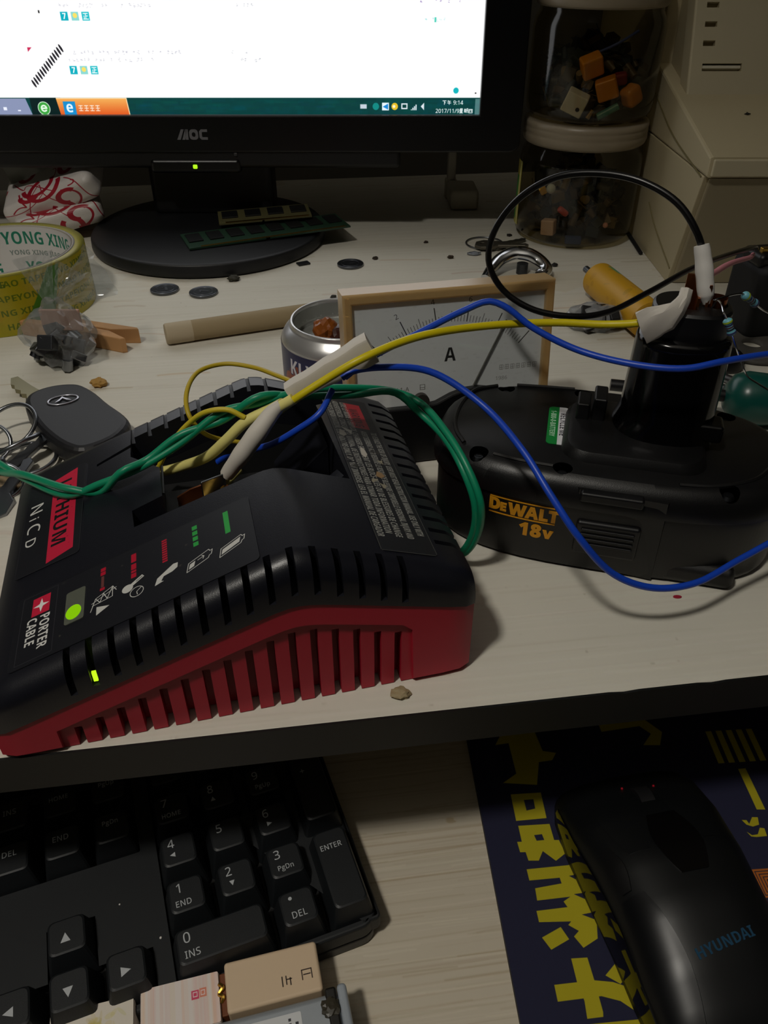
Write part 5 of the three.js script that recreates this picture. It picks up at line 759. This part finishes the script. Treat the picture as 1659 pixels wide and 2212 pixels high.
function keyShape(l) { const s = new THREE.Shape([[0, -3], [l, -2.2], [l + 2, 0], [l, 2.2], [l * 0.8, 1.2], [l * 0.7, 2.4], [l * 0.5, 1.4], [l * 0.4, 2.4], [l * 0.2, 2], [0, 3], [-4, 7], [-12, 8], [-17, 4], [-17, -4], [-12, -8], [-4, -7]].map((p) => new THREE.Vector2(...p))); s.holes.push(new THREE.Path(ell(2.2, 2.2, 12, -12, 0).map((p) => new THREE.Vector2(...p)))); return new THREE.ExtrudeGeometry(s, { depth: 1.6, bevelEnabled: true, bevelSize: 0.3, bevelThickness: 0.3, bevelSegments: 1 }).rotateX(-Math.PI / 2); }
{
  const k1 = thing('door_key', 'dull grey door key near the lower jar', 'key', [92, 0.4, -604], 30, 'loose keys'); part('key', keyShape(18), M(0x5a5850, 0.45, { metalness: 0.8 }), k1);
  const k2 = thing('door_key', 'dull key lying over another behind the black wire loop', 'key', [86, 2.8, -594], -12, 'loose keys'); part('key', keyShape(20), M(0x6a655a, 0.42, { metalness: 0.8 }), k2); k2.rotation.z = 0.05;
  solo('split_ring', new THREE.TorusGeometry(14, 0.7, 8, 48).rotateX(Math.PI / 2).translate(77, 0.8, -607), mat.steel, 'thin steel split ring lying by the loose keys', 'ring');
  const s = thing('foil_scrap', 'small crumpled silver foil scrap by the split ring', 'foil', [67, 0, -583]); const g = new THREE.IcosahedronGeometry(5, 2), p = g.attributes.position; for (let i = 0; i < p.count; i++) p.setXYZ(i, p.getX(i) * (1 + 0.6 * noise.noise(p.getX(i), p.getZ(i), 2)), Math.max(0.1, p.getY(i) * 0.25 + 1 + noise.noise(p.getX(i), p.getY(i), 7)), p.getZ(i) * 0.6); part('foil', crease(g, 15), M(0x9aa0aa, 0.3, { metalness: 0.6 }), s);
}
{ // yellow cylinder with a metal stud, lying beside the battery
  const a = [140.3, 11, -504.3], b = [155.5, 11, -437], d = V(b).sub(V(a)), L = d.length();
  const t = thing('yellow_capacitor', 'yellow cylindrical capacitor with a metal stud lying behind the battery', 'capacitor', [(a[0] + b[0]) / 2, 11, (a[2] + b[2]) / 2], Math.atan2(-d.z, d.x) / D2R);
  const print = canvasMap(512, 512, (c, w, h) => { c.fillStyle = '#c9971c'; c.fillRect(0, 0, w, h); for (let i = 0; i < 60; i++) { c.fillStyle = `rgba(${rr(60, 150)},${rr(50, 100)},20,0.12)`; c.beginPath(); c.ellipse(rnd() * w, rnd() * h, rr(4, 30), rr(3, 16), rnd() * 3, 0, 7); c.fill(); } c.fillStyle = 'rgba(40,32,14,0.75)'; for (let i = 0; i < 12; i++) { c.beginPath(); const x = rr(90, 200), y = rr(230, 500); for (let k = 0; k < 8; k++) { const q = rr(2, 16), an = k / 8 * 6.283; c.lineTo(x + Math.cos(an) * q, y + Math.sin(an) * q); } c.fill(); } c.fillStyle = '#1e1a12'; c.save(); c.translate(60, 96); c.rotate(0.1); c.font = 'bold 40px sans-serif'; c.fillText('2200', 0, 0); c.restore(); for (let i = 0; i < 18; i++) { c.beginPath(); const x = rr(80, 180), y = rr(220, 460); for (let k = 0; k < 9; k++) { const q = rr(4, 26), an = k / 9 * 6.283; c.lineTo(x + Math.cos(an) * q, y + Math.sin(an) * q); } c.fill(); } c.fillStyle = '#5c9c70'; c.beginPath(); c.moveTo(300, 380); c.lineTo(360, 370); c.lineTo(370, 470); c.lineTo(310, 460); c.fill(); });
  const body = new THREE.CylinderGeometry(11, 11, L - 2, 40, 1, true).rotateZ(-Math.PI / 2);
  part('can', body, M(0xffffff, 0.45, { map: print }), t);
  for (const s of [-1, 1]) part('end_cap', lathe([[0, 0], [9.6, 0], [11, -1.2]], 40).rotateZ(-s * Math.PI / 2).translate(s * L / 2, 0, 0), M(0xbf8f1e, 0.5), t);
  part('stud', cyl(2.3, 2.3, 20, 16).rotateZ(Math.PI / 2).translate(-L / 2 - 9, 0, 0), mat.steel, t);
}
{ // bag of dark bits by the yellow capacitor
  const t = thing('parts_bag', 'crumpled clear bag of black parts under the yellow capacitor', 'bag', [128, 0, -452]);
  const g = new THREE.IcosahedronGeometry(1, 4), p = g.attributes.position; for (let i = 0; i < p.count; i++) { const v = new THREE.Vector3().fromBufferAttribute(p, i), q = 1 + 0.3 * noise.noise(v.x * 3, v.y * 3, v.z * 3); p.setXYZ(i, v.x * q * 18, Math.max(0.3, 7 + v.y * q * 8), v.z * q * 11); } part('film', crease(g, 14), M(0xd8dadc, 0.12, { transmission: 0.7, thickness: 0 }), t);
  for (let i = 0; i < 14; i++) at(part('black_part', rbox(8, 6, 6, 0.8, 1), i % 5 ? mat.black : mat.darkSteel, t), -11 + i * 1.8, 4.6 + (i % 3) * 3, (i % 4) * 3.4 - 4, i * 20, i * 40, 0);
}
{ // car key
  const t = thing('car_key', 'black car key fob with an oval silver emblem beside the charger', 'key', [-148, 0, -328]);
  const o = [[-175.2, -338.4], [-176.6, -346.8], [-172.5, -353.5], [-164.6, -357.9], [-154.9, -358.4], [-146.5, -352.5], [-134.7, -339.3], [-123.2, -327.3], [-119.1, -320], [-122, -306], [-134.1, -296], [-143, -299], [-156.9, -311.7], [-167.8, -326]].map(([x, z]) => [x + 148, z + 328]);
  const c = new THREE.CatmullRomCurve3(o.map((q) => new THREE.Vector3(q[0], 0, q[1])), true), pl = c.getPoints(48).slice(0, 48).map((q) => [q.x, q.z]);
  part('fob', prism(pl.reverse(), 1, 12, 3), M(0x141418, 0.5), t);
  const e = part('emblem', merge([new THREE.TorusGeometry(1, 0.09, 8, 36).scale(7, 4.4, 4), slab([[-4, -2.4], [-1.4, 0.6], [0, 2.8], [1.4, 0.6], [4, -2.4], [1.6, -1.2], [0, 1], [-1.6, -1.2]], 0.5)]).rotateX(-Math.PI / 2), M(0xb8b8c0, 0.25, { metalness: 0.8 }), t); at(e, -8.6, 12.3, -12, 0, 24, 0);
  part('blade', prism([[-49.6, -48], [-46.7, -50.1], [-35.6, -39.7], [-25, -30.9], [-27.1, -23.1], [-31, -27], [-33, -26], [-35, -30.6], [-38, -31], [-39.4, -34.6], [-43, -36], [-44.6, -40], [-47, -41]].reverse(), 3, 5.4), M(0x8a8468, 0.4, { metalness: 0.8 }), t);
}
{ // bunch of keys left of the charger
  const t = thing('key_bunch', 'bunch of steel rings and keys left of the charger', 'keys', [-170, 0, -298]);
  const ring = (r, q, x, y, z, rx, rz) => at(part('ring', new THREE.TorusGeometry(r, q, 8, 40).rotateX(Math.PI / 2), mat.steel, t), x, y, z, rx, 0, rz);
  ring(13, 1, -6, 9, -22, 24, 10); ring(11, 1, 2, 8, -8, -20, 24); ring(9, 0.9, -10, 9, -8, 40, -20); ring(12, 1, 8, 3, -4, 4, 0); ring(8, 0.9, -6, 8, 8, -30, 10); ring(10, 0.9, 2, 4, 16, 16, -14);
  for (const [x, y, z, ry, rx] of [[2, 2, 4, 60, 8], [-8, 4, 14, 110, -6], [6, 1, 22, 80, 0]]) at(part('key', keyShape(22), mat.steel, t), x, y, z, rx, ry, 6);
  part('tag', T3(rbox(16, 2, 10, 0.6), 4, 1.6, 12), M(0xa08a6a, 0.5), t);
}
// ---------------------------------------------------------------- clutter at the right edge
{
  const t = thing('black_plug', 'black plug block with a brass prong behind the resistors', 'plug', [222, 0, -450], 10);
  part('body', T3(rbox(34, 44, 34, 5, 3), 4, 22, 0), mat.blackMatte, t); part('cap', T3(rbox(20, 8, 20, 3), -4, 46, 2), mat.black, t);
  part('prong', T3(rbox(7, 3, 3, 0.6), -8, 51, 6), mat.brass, t); part('white_sleeve', sweep([[-2, 53, 4], [8, 54, 2], [24, 55, 0]], 4, 20, 14), mat.sleeve, t);
}
{
  const t = thing('grey_disc', 'flat grey disc with a dark hole right of the stem', 'disc', [214, 0, -425]);
  part('disc', lathe([[6, 0.2], [24, 0.2], [25, 1], [25, 2.2], [24, 3], [6, 3], [6, 0.2]], 48), M(0x4a4742, 0.7), t);
  solo('dark_knob', lathe([[0, 0.2], [9, 0.2], [9.6, 2], [9, 7], [7, 9], [0, 9.4]], 30).translate(190, 0, -400), mat.black, 'round black knob beside the grey disc', 'knob');
  solo('card_piece', T3(rbox(26, 1.4, 18, 0.4), 0, 0, 0).rotateY(0.5).translate(186, 0.9, -442), M(0xa69a84, 0.7), 'small beige card piece behind the grey disc', 'card');
}
for (const [a, b, l] of [[[168, 2.4, -384], [192, 2.4, -352], 'steel rod, nearer of two under the screwdriver'], [[172, 2.4, -396], [200, 2.4, -362], 'steel rod, farther of two under the screwdriver']]) solo('steel_rod', sweep([a, b], 2.3, 2, 14), mat.steel, l, 'rod', 'steel rods');
{
  const t = thing('screwdriver', 'screwdriver with a teal green handle right of the battery', 'screwdriver', [180, 13, -340], -12);
  part('handle', lathe([[0, -14], [6, -13.4], [11, -10], [13, -4], [12.6, 6], [10.4, 18], [10, 30], [12, 50], [11, 66], [0, 70]], 36).rotateZ(-Math.PI / 2), M(0x0c4a42, 0.3), t);
  part('shaft', cyl(3, 3, 56, 16).rotateZ(Math.PI / 2).translate(-40, 0, 0), M(0x1a1a1c, 0.35), t);
}
// ---------------------------------------------------------------- crumbs
[[-103.6, -531, 4, 0x2c2a1c, 'dark olive crumb at the monitor foot edge'], [-6.6, -573.6, 2.2, 0x2a1e10, 'brown crumb right of the lone coin'], [32.2, -609.9, 1.8, 0x33261a, 'tiny brown crumb out behind the coin'], [48.8, -575.6, 2.4, 0x33240f, 'brown crumb left of the chrome hook'], [5.3, -167.4, 3, 0x9a8a68, 'tan crumb near the desk front edge'], [-152.3, -377.9, 4.4, 0xa8803a, 'ochre flake behind the car key'], [122.5, -559.2, 2.4, 0x1c1a16, 'black crumb right of the chrome hook'], [98.5, -626, 2.2, 0x1a140c, 'dark crumb in front of the lower jar'], [-33.4, -500.2, 2, 0x25221a, 'dark crumb behind the drinks can']].forEach(([x, z, r, c, label]) => {
  const g = new THREE.IcosahedronGeometry(r, 2), p = g.attributes.position; for (let i = 0; i < p.count; i++) { const q = 1 + 0.5 * noise.noise(p.getX(i) * 0.6 + x, p.getY(i) * 0.6, p.getZ(i) * 0.6 + z); p.setXYZ(i, p.getX(i) * q, Math.max(0, p.getY(i) * q * 0.5 + r * 0.4), p.getZ(i) * q * 0.8); } g.computeVertexNormals();
  at(solo('crumb', g, M(c, 0.7), label, 'crumb', 'crumbs on the desk'), x, 0, z);
});
solo('black_chip', rbox(9, 1.2, 6, 0.4).rotateY(0.5).translate(-58.3, 0.7, -563), mat.black, 'small flat black chip left of the lone coin', 'chip');
solo('red_fleck', prism(ell(1.6, 0.8, 12, 108.1, -213.2), 0.02, 0.4), M(0x9c1c34, 0.5), 'tiny red fleck in front of the battery', 'fleck');
solo('foot_shadow_bar', sweep([[192.4, 1.6, -631], [190.4, 1.6, -582]], 1.4, 4, 10), mat.blackMatte, 'thin black bar put in as the shadow line between lower jar and printer foot', 'rod');  // black bar standing in for the shadow along the printer foot
renderer.render(scene, camera);
